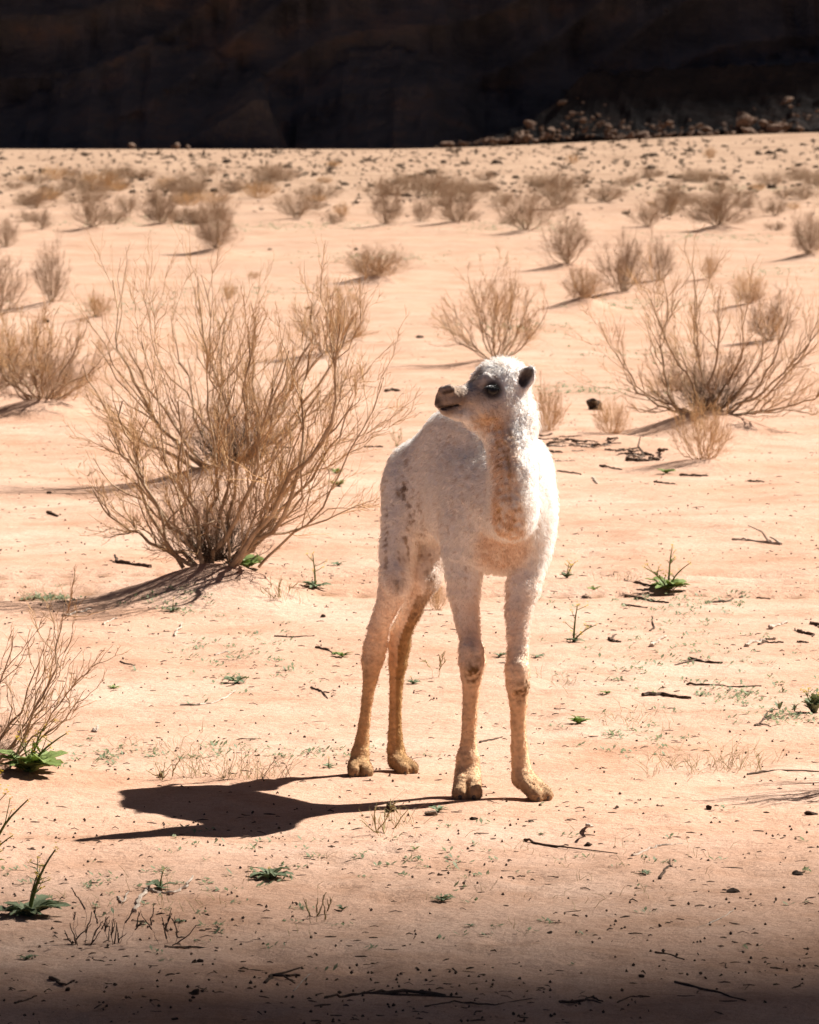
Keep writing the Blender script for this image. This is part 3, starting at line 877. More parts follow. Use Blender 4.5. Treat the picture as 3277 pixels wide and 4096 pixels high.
    col = np.clip(col * (1 + (0.06 + 0.12 * (1 - sstep(0.3, 0.55, z))) * mott2)[:, None], 0, 1)

    wool = sstep(0.38, 0.62, z) * (1 - near(1850, 1590, hd - 0.05, 190)) * (1 - near(2098, 1520, hd - 0.02, 70))
    n7, n8 = Noise(55, 3, 24), Noise(56, 3, 24)
    v = v + vn * ((0.0014 * n7(v.T, 0.030) + 0.0008 * n8(v.T, 0.012)) * wool)[:, None]
    me = mesh_np('camel_body', v, None, None, True, q)
    ca = me.color_attributes.new('coat', 'FLOAT_COLOR', 'POINT')
    ca.data.foreach_set('color', np.concatenate([col, np.ones((len(col), 1))], 1).astype(np.float32).ravel())
    m, nt, b = nmat('camel_skin_coat')
    at = N(nt, 'ShaderNodeAttribute', attribute_name='coat')
    nt.links.new(at.outputs['Color'], b.inputs['Base Color'])
    b.inputs['Roughness'].default_value = 1.0
    b.inputs['Specular IOR Level'].default_value = 0.05
    tc = N(nt, 'ShaderNodeTexCoord')
    n2 = N(nt, 'ShaderNodeTexNoise', in_Scale=110.0, in_Detail=5)
    nt.links.new(tc.outputs['Object'], n2.inputs['Vector'])
    bp = N(nt, 'ShaderNodeBump', in_Strength=0.8, in_Distance=0.006)
    nt.links.new(n2.outputs['Fac'], bp.inputs['Height'])
    nt.links.new(bp.outputs[0], b.inputs['Normal'])
    me.materials.append(m)
    root = new_obj('camel', None)
    root.empty_display_size = 0.2
    root.location = CAMEL_O
    tag(root, 'cream white camel calf standing on the sand, head turned aside', 'camel')
    def child(name, data, parent=root):
        o = new_obj(name, data, parent)
        o.matrix_parent_inverse = Matrix.Translation(-Vector(CAMEL_O))
        return o
    child('body', me)

    # woolly coat: fine curved hairs
    r = np.random.default_rng(9)
    area = np.linalg.norm(fn, axis=1) * 0.5
    fc = v[q].mean(1)
    fz = fc[:, 2]
    fcol = col[q].mean(1)
    def fnear(px, py, d, rr):
        c = p3(px, py, d)
        return 1 - sstep(0.5, 1.0, np.linalg.norm(fc - c, axis=1) / (rr * msize(d)))
    L = 0.005 + 0.0065 * sstep(0.18, 0.62, fz)
    L = L + 0.005 * sstep(0.35, 0.62, fz) * sstep(-0.02, 0.10, -((fc - CAMEL_O) @ CR) )      # longer on the left flank and neck
    head = (fc[:, 1] < 12.56) & (fc[:, 2] > 0.86)
    L = np.where(head, 0.009, L)
    face = np.maximum.reduce([fnear(1800, 1600, hd - 0.06, 125), fnear(1950, 1560, hd - 0.06, 85), fnear(1880, 1620, hd - 0.04, 100)])
    L = L * (1 - face) + 0.0032 * face
    crown = np.maximum(fnear(2010, 1460, hd, 95), fnear(2110, 1640, hd + 0.03, 120))
    L = L + 0.008 * crown + 0.010 * fnear(2125, 1660, hd + 0.03, 110)
    earf = np.maximum(fnear(2098, 1520, hd - 0.02, 58), 0)
    L = L * (1 - earf) + 0.006 * earf
    L = np.where(np.linalg.norm(fc - p3(1971, 1560, hd - 0.055), axis=1) < 0.018, 0.0015, L)
    w = area * (0.6 + 0.4 * (L > 0.008))
    NH = 75000
    fi = r.choice(len(q), NH, p=w / w.sum())
    uv = r.random((NH, 2))
    a, b_, c_, d_ = (v[q[fi, k]] for k in range(4))
    root_p = (a * (1 - uv[:, :1]) + b_ * uv[:, :1]) * (1 - uv[:, 1:]) + (d_ * (1 - uv[:, :1]) + c_ * uv[:, :1]) * uv[:, 1:]
    nn = vn[q[fi]].mean(1)
    nn /= np.linalg.norm(nn, axis=1)[:, None]
    ln = L[fi] * r.uniform(0.6, 1.25, NH)
    # lie: down and back, in curls
    down = np.array([0, 0, -1.0]) - 0.35 * CF
    down = np.tile(down, (NH, 1))
    down -= nn * np.sum(down * nn, 1)[:, None]
    cx = np.stack([Noise(60 + k, 3, 18)(root_p.T, 0.035) for k in range(3)], 1)
    cy = np.stack([Noise(70 + k, 3, 18)(root_p.T, 0.012) for k in range(3)], 1)
    curl = 0.5 * cx + 0.45 * cy + 0.30 * r.normal(size=(NH, 3))
    curl -= nn * np.sum(curl * nn, 1)[:, None] * 0.7
    d0 = nn * 1.0 + 0.35 * down + 0.35 * curl
    d1 = nn * 0.45 + 0.7 * down + 0.9 * curl
    d2 = nn * 0.15 + 0.9 * down - 0.5 * curl
    un = lambda x: x / np.linalg.norm(x, axis=1)[:, None]
    p0 = root_p - nn * 0.001
    p1 = p0 + un(d0) * (ln * 0.36)[:, None]
    p2 = p1 + un(d1) * (ln * 0.34)[:, None]
    p3_ = p2 + un(d2) * (ln * 0.30)[:, None]
    pts = np.stack([p0, p1, p2, p3_], 1).astype(np.float32)
    hc = bpy.data.hair_curves.new('fur')
    hc.add_curves([4] * NH)
    hc.attributes['position'].data.foreach_set('vector', pts.ravel())
    ra = hc.attributes.new('radius', 'FLOAT', 'POINT')
    base_r = np.where(L[fi] > 0.008, 0.00048, 0.00042)
    rad = np.stack([base_r, base_r * 0.95, base_r * 0.75, base_r * 0.25], 1).astype(np.float32)
    ra.data.foreach_set('value', rad.ravel())
    hcol = fcol[fi] * r.uniform(0.86, 1.12, (NH, 1))
    hcol = np.concatenate([np.clip(hcol, 0, 0.95), np.ones((NH, 1))], 1).astype(np.float32)
    hat = hc.attributes.new('coat', 'FLOAT_COLOR', 'CURVE')
    hat.data.foreach_set('color', hcol.ravel())
    mh = bpy.data.materials.new('camel_wool')
    mh.use_nodes = True
    nt = mh.node_tree
    nt.nodes.clear()
    out = N(nt, 'ShaderNodeOutputMaterial')
    at = N(nt, 'ShaderNodeAttribute', attribute_name='coat')
    df = N(nt, 'ShaderNodeBsdfDiffuse'); tr = N(nt, 'ShaderNodeBsdfTranslucent')
    mx = N(nt, 'ShaderNodeMixShader', in_Fac=0.35)
    nt.links.new(at.outputs['Color'], df.inputs['Color']); nt.links.new(at.outputs['Color'], tr.inputs['Color'])
    nt.links.new(df.outputs[0], mx.inputs[1]); nt.links.new(tr.outputs[0], mx.inputs[2])
    nt.links.new(mx.outputs[0], out.inputs['Surface'])
    hc.materials.append(mh)
    child('fur', hc)

    # eye with lashes, and the toenails
    import bmesh
    m_eye, nt, b = nmat('wet_dark_eye')
    b.inputs['Base Color'].default_value = (0.008, 0.006, 0.005, 1)
    b.inputs['Roughness'].default_value = 0.28
    b.inputs['Specular IOR Level'].default_value = 0.5
    bm = bmesh.new()
    bmesh.ops.create_uvsphere(bm, u_segments=24, v_segments=16, radius=0.0165)
    ey = bpy.data.meshes.new('eye'); bm.to_mesh(ey); bm.free(); ey.materials.append(m_eye)
    for p_ in ey.polygons: p_.use_smooth = True
    # seat the eye in the skin seen at its pixel
    rr = ray(1972, 1560); rr = rr / np.linalg.norm(rr)
    rel = v - np.array([0, 0, CAM_H])
    along = rel @ rr
    off = np.linalg.norm(rel - along[:, None] * rr, axis=1)
    hit = along[off < 0.006].min()
    ec = np.array([0, 0, CAM_H]) + rr * (hit + 0.009)
    eye = child('eye', ey); eye.location = ec
    segs = []
    for k in range(26):                                        # upper lashes
        t = -1.0 + 2.0 * k / 25
        s0 = ec + np.array([0.0155 * t, -0.012 + 0.004 * abs(t), 0.0115 * math.sqrt(max(0, 1 - t * t)) + 0.001])
        dirv = np.array([-0.25 + 0.5 * t, -0.8, -0.10 + r.uniform(-0.1, 0.1)])
        dirv /= np.linalg.norm(dirv)
        s1 = s0 + dirv * 0.011; s2 = s1 + (dirv + np.array([0, 0, -0.5])) * 0.007
        segs.append((s0, s1, s2))
    S = np.array(segs)
    vv, ff = tube_batch(S, np.tile(np.array([0.0007, 0.0006, 0.0002]), (len(S), 1)), 3)
    child('eyelashes', mesh_np('eyelashes', vv, None, m_eye, True, ff))
    m_nail = noisy_mat('toenail_horn', (0.035, 0.025, 0.02), (0.12, 0.085, 0.06), 60, rough=0.5, spec=0.4)
    bm = bmesh.new()
    bmesh.ops.create_uvsphere(bm, u_segments=14, v_segments=10, radius=1.0)
    nm = bpy.data.meshes.new('toenail'); bm.to_mesh(nm); bm.free(); nm.materials.append(m_nail)
    for p_ in nm.polygons: p_.use_smooth = True
    for tip, a, r1 in toes:
        fwd = tip - a; fwd[2] = 0; fwd /= max(np.linalg.norm(fwd), 1e-6)
        fwd = fwd * 0.6 + np.array([0, -0.8, 0]); fwd /= np.linalg.norm(fwd)
        o = child('toenail', nm)
        o.location = tip + fwd * (r1 * 0.74) + np.array([0, 0, -r1 * 0.30])
        o.scale = (r1 * 0.42, r1 * 0.42, r1 * 0.50)
        o.rotation_euler = Vector(fwd).to_track_quat('-Y', 'Z').to_euler()
        o.rotation_euler.x += 0.5

def tube_batch(Pn, Rn, sides=3, cap=False):
    """Pn (n,m,3) polylines, Rn (n,m) radii -> verts, quads"""
    Pn = np.asarray(Pn, float); Rn = np.asarray(Rn, float)
    n, m = Pn.shape[:2]
    T = np.gradient(Pn, axis=1)
    T /= np.maximum(np.linalg.norm(T, axis=2), 1e-9)[..., None]
    ref = np.where(np.abs(T[:, :1, 2:3]) > 0.85, np.array([1.0, 0.1, 0]), np.array([0, 0.1, 1.0]))
    ref = np.broadcast_to(ref, T.shape)
    U = np.cross(T, ref); U /= np.maximum(np.linalg.norm(U, axis=2), 1e-9)[..., None]
    V = np.cross(T, U)
    an = np.arange(sides) * 2 * math.pi / sides
    ring = Pn[:, :, None, :] + Rn[:, :, None, None] * (U[:, :, None, :] * np.cos(an)[None, None, :, None] + V[:, :, None, :] * np.sin(an)[None, None, :, None])
    verts = ring.reshape(-1, 3)
    base = (np.arange(n)[:, None, None] * m + np.arange(m - 1)[None, :, None]) * sides
    s = np.arange(sides)[None, None, :]
    s2 = (s + 1) % sides
    q = np.stack([base + s, base + s2, base + sides + s2, base + sides + s], -1).reshape(-1, 4)
    if cap:
        first = np.arange(n) * m * sides
        last = first + (m - 1) * sides
        if sides == 4:
            q = np.concatenate([q, np.stack([first + 3, first + 2, first + 1, first], 1), np.stack([last, last + 1, last + 2, last + 3], 1)])
        elif sides == 6:
            for f0, rev in ((first, True), (last, False)):
                a = np.stack([f0, f0 + 1, f0 + 2, f0 + 3], 1); b = np.stack([f0, f0 + 3, f0 + 4, f0 + 5], 1)
                q = np.concatenate([q, a[:, ::-1] if rev else a, b[:, ::-1] if rev else b])
    return verts, q
finish_camel()

# ------------------------------------------------------------------ dry bushes
def unit(a):
    return a / np.maximum(np.linalg.norm(a, axis=-1), 1e-9)[..., None]

def bezier(a, b, c, m):
    t = np.linspace(0, 1, m)[None, :, None]
    return a[:, None] * (1 - t) ** 2 + 2 * b[:, None] * t * (1 - t) + c[:, None] * t ** 2

def wobble(r, Pn, amp):
    n, m = Pn.shape[:2]
    w = np.cumsum(r.normal(size=(n, m, 3)), axis=1)
    w -= w[:, :1]
    L = np.linalg.norm(Pn[:, -1] - Pn[:, 0], axis=1)
    return Pn + w * (amp * L / m)[:, None, None]

def grow(seed, H, R, tips=None, n_limb=14, kids=(8, 6, 3), thick=1.0, up=0.6, root_r=0.07, fine=1.0, spread=1.0, ttmin=0.18):
    """limbs fanning from one foot, forking three times; lists of (points, radii, limb index) for each order"""
    r = np.random.default_rng(seed)
    if tips is None:
        ph = (np.arange(n_limb) + r.uniform(0, 0.8, n_limb)) * 2 * math.pi * 0.618
        rho = R * np.sqrt((np.arange(n_limb) + 0.5) / n_limb) * r.uniform(0.75, 1.05, n_limb) * spread
        zt = H * (1 - 0.5 * (rho / R) ** 2) * r.uniform(0.72, 1.0, n_limb)
        tips = np.stack([rho * np.cos(ph), rho * np.sin(ph), zt], 1)
    tips = np.asarray(tips, float)
    n = len(tips)
    out = []
    a = np.concatenate([tips[:, :2] * (0.06 if root_r < 0.1 else 0.16) + r.normal(size=(n, 2)) * root_r * R * 0.5, np.full((n, 1), -0.03)], 1)
    ctrl = np.concatenate([tips[:, :2] * r.uniform(0.62, 0.95, (n, 1)), (tips[:, 2] * r.uniform(0.18, 0.5, n))[:, None]], 1)
    P0 = wobble(r, bezier(a, ctrl, tips, 12), 0.24)
    L0 = np.linalg.norm(tips - a, axis=1)
    r0 = 0.0062 * thick * (0.5 + 0.6 * L0 / max(H, 0.01)) * r.uniform(0.6, 1.25, n) * (H / 0.9) ** 0.6
    R0 = r0[:, None] * np.linspace(1, 0.16, 12)[None] ** 0.8
    out.append((P0, R0, np.arange(n)))
    prevP, prevR, prevI, prevL = P0, R0, np.arange(n), L0
    mins = (0.0011 * fine, 0.00085 * fine, 0.0006 * fine)
    spec = ((7, (0.30, 0.62), 0.55), (5, (0.35, 0.75), 0.6), (4, (0.25, 0.6), 0.9))
    for lv, k in enumerate(kids):
        m, (l0, l1), spreadk = spec[lv]
        N_ = int(len(prevP) * k)
        pi = r.integers(0, len(prevP), N_) if lv else np.repeat(np.arange(len(prevP)), k)[:N_]
        N_ = len(pi)
        tt = r.uniform(ttmin if lv == 0 else 0.12, 0.97, N_)
        mm = prevP.shape[1]
        fi = tt * (mm - 1); i0 = np.minimum(fi.astype(int), mm - 2); fr = (fi - i0)[:, None]
        A = prevP[pi, i0] * (1 - fr) + prevP[pi, i0 + 1] * fr
        T = unit(prevP[pi, i0 + 1] - prevP[pi, i0])
        rad = prevR[pi, i0]
        upr = (up * r.uniform(-0.15, 1.25, N_))[:, None] * np.array([[0, 0, 1.0]])
        d = T + spreadk * unit(r.normal(size=(N_, 3))) * r.uniform(0.6, 1.5, (N_, 1)) + upr * 0.4
        d = unit(d)
        ln = prevL[pi] * r.uniform(l0, l1, N_) * (1.15 - 0.6 * tt)
        B = A + d * (ln * 0.5)[:, None]
        C = B + unit(d + upr) * (ln * 0.5)[:, None]
        C[:, 2] = np.maximum(C[:, 2], 0.01)
        Pn = wobble(r, bezier(A, B, C, m), 0.22)
        rs = np.maximum(rad * 0.5, mins[lv] * 1.2)
        Rn = rs[:, None] * np.linspace(1, 0.3, m)[None]
        Rn = np.maximum(Rn, mins[lv] * 0.55)
        idx = prevI[pi]
        out.append((Pn, Rn, idx))
        prevP, prevR, prevI, prevL = Pn, Rn, idx, ln
    return out

def tubes_mesh(name, sets, mat, sides=(4, 3)):
    V, Q, k = [], [], 0
    for j, (p, r_) in enumerate(sets):
        if len(p) == 0: continue
        v, q = tube_batch(p, r_, sides[min(j, len(sides) - 1)])
        V.append(v); Q.append(q + k); k += len(v)
    if not V: return None
    return mesh_np(name, np.concatenate(V), None, mat, True, np.concatenate(Q))

def px_tips(key, lst, seed):
    """limb ends given by where the photo shows them, spread in depth"""
    p, half, hgt = BUSH_AT[key]
    r = np.random.default_rng(seed)
    out = []
    for px, py in lst:
        dd = r.uniform(-0.42, 0.42) * half
        q = p3(px, py, p[1] + dd)
        out.append(q - p)
    return out

TIPS = {
 'hero': [(1450, 1380), (1480, 1540), (1400, 1600), (1180, 1400), (1060, 1330), (930, 1360), (790, 1440), (640, 1400), (500, 1540), (400, 1700), (430, 1930), (500, 2080), (1010, 1460), (1330, 1480), (1250, 1620), (700, 1620), (560, 1760), (1120, 1750), (880, 1640), (1380, 1800), (640, 1980)],
 'hero2': [(545, 1095), (620, 1180), (775, 1070), (850, 1120), (960, 1190), (1100, 1200), (1240, 1170), (1330, 1280), (480, 1330), (380, 1480), (700, 1260), (1020, 1290), (1180, 1330), (1450, 1480), (420, 1640)],
 'right': [(2460, 1300), (2560, 1190), (2700, 1010), (2785, 1150), (2900, 1230), (3000, 1180), (3100, 1190), (3240, 1150), (3310, 1350), (3330, 1500), (2490, 1450), (2640, 1090), (2690, 1300), (3060, 1330), (2920, 1380), (3200, 1450), (2600, 1560), (3250, 1640)],
 'edge10': [(350, 2500), (290, 2560), (220, 2490), (150, 2540), (60, 2560), (400, 2700), (330, 2800), (10, 2640), (-120, 2520), (-300, 2600), (200, 2700)],
}

def big_bush(key, label, seed, kids=(8, 6, 3), thick=1.0):
    p, half, hgt = BUSH_AT[key]
    tips = px_tips(key, TIPS[key], seed) if key in TIPS else None
    lv = grow(seed, hgt, half, tips=tips, kids=kids, thick=thick, up=0.65, root_r=0.15)
    root = new_obj('dry_bush', None)
    root.location = p
    tag(root, label, 'bush', 'dry bushes on the plain')
    n = len(lv[0][0])
    for i in range(n):
        main = [(a[idx == i], b[idx == i]) for a, b, idx in lv[:2]]
        fine = [(a[idx == i], b[idx == i]) for a, b, idx in lv[2:]]
        b_ = new_obj('branch', tubes_mesh('branch', main, M_LIMB, (5, 4)), root)
        me = tubes_mesh('twigs', fine, M_TWIG, (3, 3))
        if me and len(fine[0][0]) > 3: tag(new_obj('twigs', me, b_), kind='stuff')
    sk = new_obj('skirt', template('low', 1)[1], root)            # tangle of dead twigs round the foot
    sk.scale = (half * 0.50, half * 0.50, hgt * 0.40)
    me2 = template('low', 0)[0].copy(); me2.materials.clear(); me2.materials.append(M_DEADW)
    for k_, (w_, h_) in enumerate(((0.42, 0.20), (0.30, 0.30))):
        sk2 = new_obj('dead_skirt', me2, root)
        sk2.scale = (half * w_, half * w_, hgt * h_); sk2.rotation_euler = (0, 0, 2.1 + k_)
    return root

TEMPL = {}
def template(style, k):
    if (style, k) not in TEMPL:
        seed = {'mid': 100, 'small': 200, 'low': 300}[style] + k
        if style == 'mid':
            lv = grow(seed, 1.0, 0.6, n_limb=20, kids=(10, 7, 3), thick=1.3, up=0.28, fine=1.5, ttmin=0.08)
        elif style == 'small':
            lv = grow(seed, 1.0, 0.75, n_limb=40, kids=(7, 4, 2), thick=1.0, up=0.3, fine=2.2, root_r=0.2)
        else:
            lv = grow(seed, 1.0, 0.95, n_limb=60, kids=(7, 4, 2), thick=1.2, up=0.15, fine=2.2, root_r=0.45)
        TEMPL[(style, k)] = (tubes_mesh('stem', [x[:2] for x in lv[:2]], M_LIMB if style == 'mid' else M_TWIG, (4, 3)), tubes_mesh('twigs', [x[:2] for x in lv[2:]], M_FARTWIG if style != 'small' else M_TWIG, (3, 3)), {'mid': 0.6, 'small': 0.75, 'low': 0.95}[style])
    return TEMPL[(style, k)]

def build_bushes():
    rr = np.random.default_rng(17)
    for i, (key, bx, by, hs, ty, mh, style, lab) in enumerate(BUSHES):
        p, half, hgt = BUSH_AT[key]
        if key in ('hero', 'hero2', 'right', 'edge10'):
            big_bush(key, lab, 400 + i, kids={'hero': (9, 7, 4), 'hero2': (8, 5, 2), 'right': (10, 6, 3), 'edge10': (5, 4, 2)}[key], thick={'hero': 1.5, 'hero2': 1.45, 'right': 1.45, 'edge10': 0.9}[key])
            continue
        if key in ('left', 'left2', 'mid4', 'mid5', 'caster'):
            lv = grow(400 + i, hgt, half, n_limb=18, kids=(8, 6, 3) if key != 'caster' else (5, 4, 1), thick=1.3, up=0.45, fine=1.1)
            stem, tw, rt = tubes_mesh('stem', [x[:2] for x in lv[:2]], M_LIMB, (4, 3)), tubes_mesh('twigs', [x[:2] for x in lv[2:]], M_TWIG, (3, 3)), None
        else:
            stem, tw, rt = template(style if style in ('mid', 'small', 'low') else 'mid', i % 4)
        root = new_obj('tuft' if key == 'tuft' else 'dry_bush', None)
        root.location = p
        if rt: root.scale = (half / rt, half / rt, hgt)
        root.rotation_euler = (0, 0, rr.uniform(0, 6.28))
        tag(root, lab, 'bush', 'dry bushes on the plain')
        new_obj('stem', stem, root); tag(new_obj('twigs', tw, root), kind='stuff')
        if key in ('left', 'm15', 'm24', 'm14', 'm27', 'm17', 'm29', 'm28'):       # dense low skirt of twigs on the mound
            s2, t2, rt2 = template('low', i % 2)
            sk = new_obj('skirt', t2, root)
            sk.scale = ((0.6, 0.6, 0.38) if rt else (half * 0.8, half * 0.8, hgt * 0.5))
build_bushes()

def far_shrubs():
    r = np.random.default_rng(57)
    n = 0
    while n < 105:
        px, py = r.uniform(-40, 3320), 700 + 250 * r.beta(1.2, 1.9)
        if 900 < px < 1150 and py > 800: continue
        g = on_ground(px, py)
        half = r.uniform(40, 115) * msize(g[1]) * r.uniform(0.5, 1.1)
        hgt = half * r.uniform(0.6, 1.05)
        stem, tw, rt = template('mid' if r.random() < 0.85 else 'small', int(r.integers(0, 4)))
        root = new_obj('dry_bush', None)
        root.location = g
        root.scale = (half / rt * r.uniform(0.9, 1.25), half / rt, hgt * r.uniform(0.8, 1.15))
        root.rotation_euler = (0, 0, r.choice([0, math.pi]) + r.uniform(-0.3, 0.3))
        tag(root, 'hazy brown shrub in the distant band of shrubs before the tussocks', 'bush', 'hazy shrubs of the distant band')
        new_obj('stem', stem, root); tag(new_obj('twigs', tw, root), kind='stuff')
        if n % 3 == 0:
            sk = new_obj('skirt', template('low', n % 2)[1], root); sk.scale = (0.32, 0.32, 0.22)
        n += 1
far_shrubs()

# ------------------------------------------------------------------ far tussocks
def build_tussocks():
    r = np.random.default_rng(23)
    temps = []
    for k in range(4):
        n = 70
        ph = r.uniform(0, 6.28, n); th = np.arccos(r.uniform(0.02, 1, n))
        d = np.stack([np.sin(th) * np.cos(ph), np.sin(th) * np.sin(ph), np.cos(th) * 0.75], 1)
        a = d * 0.05; c = d * r.uniform(0.65, 1.0, (n, 1)); b = (a + c) / 2 + r.normal(size=(n, 3)) * 0.08
        v, q = tube_batch(np.stack([a, b, c], 1), np.tile(np.array([0.10, 0.11, 0.035]), (n, 1)), 3)
        temps.append(mesh_np('tussock', v, None, M_TUSSOCK, False, q))
    spots = []
    while len(spots) < 300:
        py = 575 + 215 * r.beta(1.25, 1.3)
        px = r.uniform(-60, 3340)
        foot = np.interp(px, [0, 1600, 2000, 2500, 3277], [600, 598, 575, 556, 532])
        if py < foot + 6: py = foot + r.uniform(6, 180)
        spots.append((px, py))
    spots.sort(key=lambda s: -s[1])
    for k, (px, py) in enumerate(spots):
        p = on_ground(px, py)
        o = new_obj('tussock', temps[k % 4])
        s = r.lognormal(2.12, 0.45) * msize(p[1]) * (1.0 if py < 700 else 1.15)
        o.location = p
        o.scale = (s * r.uniform(0.9, 1.7), s, s * r.uniform(0.95, 1.5))
        o.rotation_euler = (0, 0, r.uniform(-0.4, 0.4))
        tag(o, 'small dark tussock dotting the distant sand before the cliff', 'tussock', 'dark tussocks on the distant plain')
build_tussocks()

def tussock_mass():
    """the countless smaller ones between them"""
    r = np.random.default_rng(29)
    A, C, W = [], [], []
    for _ in range(1500):
        px = r.uniform(-80, 3360); py = 560 + 330 * r.beta(1.0, 1.6)
        foot = np.interp(px, [0, 1600, 2000, 2500, 3277], [600, 598, 575, 556, 532])
        if py < foot + 3: py = foot + r.uniform(3, 120)
        g = on_ground(px, py)
        s = r.lognormal(1.5, 0.45) * msize(g[1])
        for k in range(9):
            d = np.array([r.normal() * 1.0, r.normal() * 0.8, abs(r.normal()) * 0.8 + 0.25])
            A.append(g + d * s * 0.1); C.append(g + d * s); W.append(s * 0.22)
    A, C, W = np.array(A), np.array(C), np.array(W)
    v, q = tube_batch(np.stack([A, (A + C) / 2, C], 1), W[:, None] * np.array([[0.8, 1.0, 0.3]]), 3)
    o = new_obj('scrub', mesh_np('scrub', v, None, M_TUSSOCK, False, q))
    tag(o, 'countless specks of low scrub on the distant plain', kind='stuff')
tussock_mass()

# ------------------------------------------------------------------ green plants
def leaf_mesh(name, seed, mat, width=0.26, lobes=0.0):
    r = np.random.default_rng(seed)
    n = 9
    t = np.linspace(0, 1, n)
    w = width * np.sin(np.pi * np.clip(t * 0.93 + 0.05, 0, 1)) ** 0.8 * (0.6 + 0.6 * t) * (1 + lobes * np.where(np.arange(n) % 2, 1, -1) * 0.4)
    w[-1] = 0.01; w[0] = 0.03
    z = 0.20 * np.sin(t * 2.5) - 0.02 * t + r.normal(size=n) * 0.015
    V = []
    for i in range(n):
        V += [(t[i], -w[i], z[i] + w[i] * 0.35), (t[i], 0, z[i]), (t[i], w[i], z[i] + w[i] * 0.35)]
    q = []
    for i in range(n - 1):
        a = i * 3
        q += [(a, a + 1, a + 4, a + 3), (a + 1, a + 2, a + 5, a + 4)]
    # a little thickness
    V = np.array(V); nV = len(V)
    V2 = V.copy(); V2[:, 2] -= 0.012
    q = np.array(q)
    return mesh_np(name, np.concatenate([V, V2]), None, mat, True, np.concatenate([q, q[:, ::-1] + nV]))
LEAVES = {'green': [leaf_mesh('leaf', 1, M_LEAF, 0.19, 0.3), leaf_mesh('leaf', 2, M_LEAF, 0.15, 0.6), leaf_mesh('leaf', 3, M_LEAF, 0.22, 0.45)],
          'blue': [leaf_mesh('leaf', 4, M_LEAFD, 0.17, 0.4), leaf_mesh('leaf', 5, M_LEAFD, 0.14, 0.6), leaf_mesh('leaf', 6, M_LEAFD, 0.20, 0.4)],
          'round': [leaf_mesh('leaf', 7, M_LEAF, 0.42), leaf_mesh('leaf', 8, M_LEAF, 0.46, 0.15)]}
def flower_mesh():
    r = np.random.default_rng(3)
    V, Fq, k = [], [], 0
    for i in range(9):
        c = r.normal(size=3) * np.array([0.5, 0.5, 0.6])
        for s in range(4):
            a = s * math.pi / 2 + r.uniform(0, 1)
            d = np.array([math.cos(a), math.sin(a), 0.4]) * 0.55
            e = np.array([-math.sin(a), math.cos(a), 0]) * 0.28
            V += [c, c + d * 0.6 + e, c + d, c + d * 0.6 - e]
            Fq.append((k, k + 1, k + 2, k + 3)); k += 4
    return mesh_np('flower_head', np.array(V), None, M_FLOWER, False, np.array(Fq))
FLOWER = flower_mesh()

def plant(px, py, size, label, n=9, kind='green', stalks=(), parts=True, upright=0.0, seed=0, name='rosette_plant', cat='plant'):
    p = on_ground(px, py)
    ms = msize(p[1])
    r = np.random.default_rng(int(px * 7 + py * 3 + seed))
    root = new_obj(name, None)
    root.location = p
    tag(root, label, cat, 'green plants on the sand')
    L = size * 0.55 * ms
    n = int(n * 1.5)
    for i in range(n):
        lf = new_obj('leaf', LEAVES[kind][int(r.integers(0, len(LEAVES[kind])))], root)
        s = L * r.uniform(0.55, 1.1)
        lf.scale = (s, s * r.uniform(0.8, 1.3), s * r.uniform(0.6, 1.1))
        lf.rotation_euler = (r.uniform(-0.35, 0.35), -r.uniform(-0.05, 0.25) - (upright if upright > 0.8 else upright * 0.55) * r.uniform(0.3, 1.2), i * 2.4 + r.uniform(-0.4, 0.4))
        lf.location = (r.normal() * L * 0.06, r.normal() * L * 0.06, r.uniform(0, 0.1) * L)
    for (dx, dy) in stalks:
        tip = np.array([dx * ms, r.uniform(-0.15, 0.05) * abs(dx) * ms, -dy * ms])
        a = np.zeros((1, 3)); c = tip[None]; b = np.array([[tip[0] * 0.25, tip[1] * 0.3, tip[2] * 0.6]])
        m_ = wobble(r, bezier(a, b, c, 8), 0.03)
        hs = np.linalg.norm(tip)
        sets = [(m_, np.linspace(0.0035, 0.0012, 8)[None] * min(1.3, hs / 0.08 * 0.5 + 0.4))]
        tipsl = [c[0]]
        nb = 0 if hs < 0.06 else int(r.integers(3, 6))
        if nb:
            ti = r.uniform(0.35, 0.9, nb)
            A = np.stack([m_[0][int(t * 7)] for t in ti])
            dirs = unit(np.stack([r.normal(size=nb), r.normal(size=nb), r.uniform(0.5, 1.3, nb)], 1))
            C = A + dirs * (hs * r.uniform(0.2, 0.4, nb))[:, None]
            sets.append((bezier(A, (A + C) / 2 + np.array([0, 0, -0.02 * hs]), C, 4), np.tile(np.linspace(0.0013, 0.0008, 4), (nb, 1))))
            tipsl += list(C)
        st = new_obj('stalk', tubes_mesh('stalk', sets, M_STALK, (5, 4)), root)
        for t in tipsl:
            fh = new_obj('flower_head', FLOWER, st)
            s = r.uniform(0.0035, 0.006) if hs > 0.05 else 0.003
            fh.location = t; fh.scale = (s, s, s * 1.3); fh.rotation_euler = (r.uniform(-0.4, 0.4), r.uniform(-0.4, 0.4), r.uniform(0, 6))
        if hs > 0.1:
            for t in r.uniform(0.15, 0.7, 5):
                lf = new_obj('leaf', LEAVES[kind][1], root)
                s = L * r.uniform(0.2, 0.4); lf.scale = (s, s * 0.8, s)
                lf.location = m_[0][int(t * 7)]; lf.rotation_euler = (0, -0.5, r.uniform(0, 6.28))
    return root

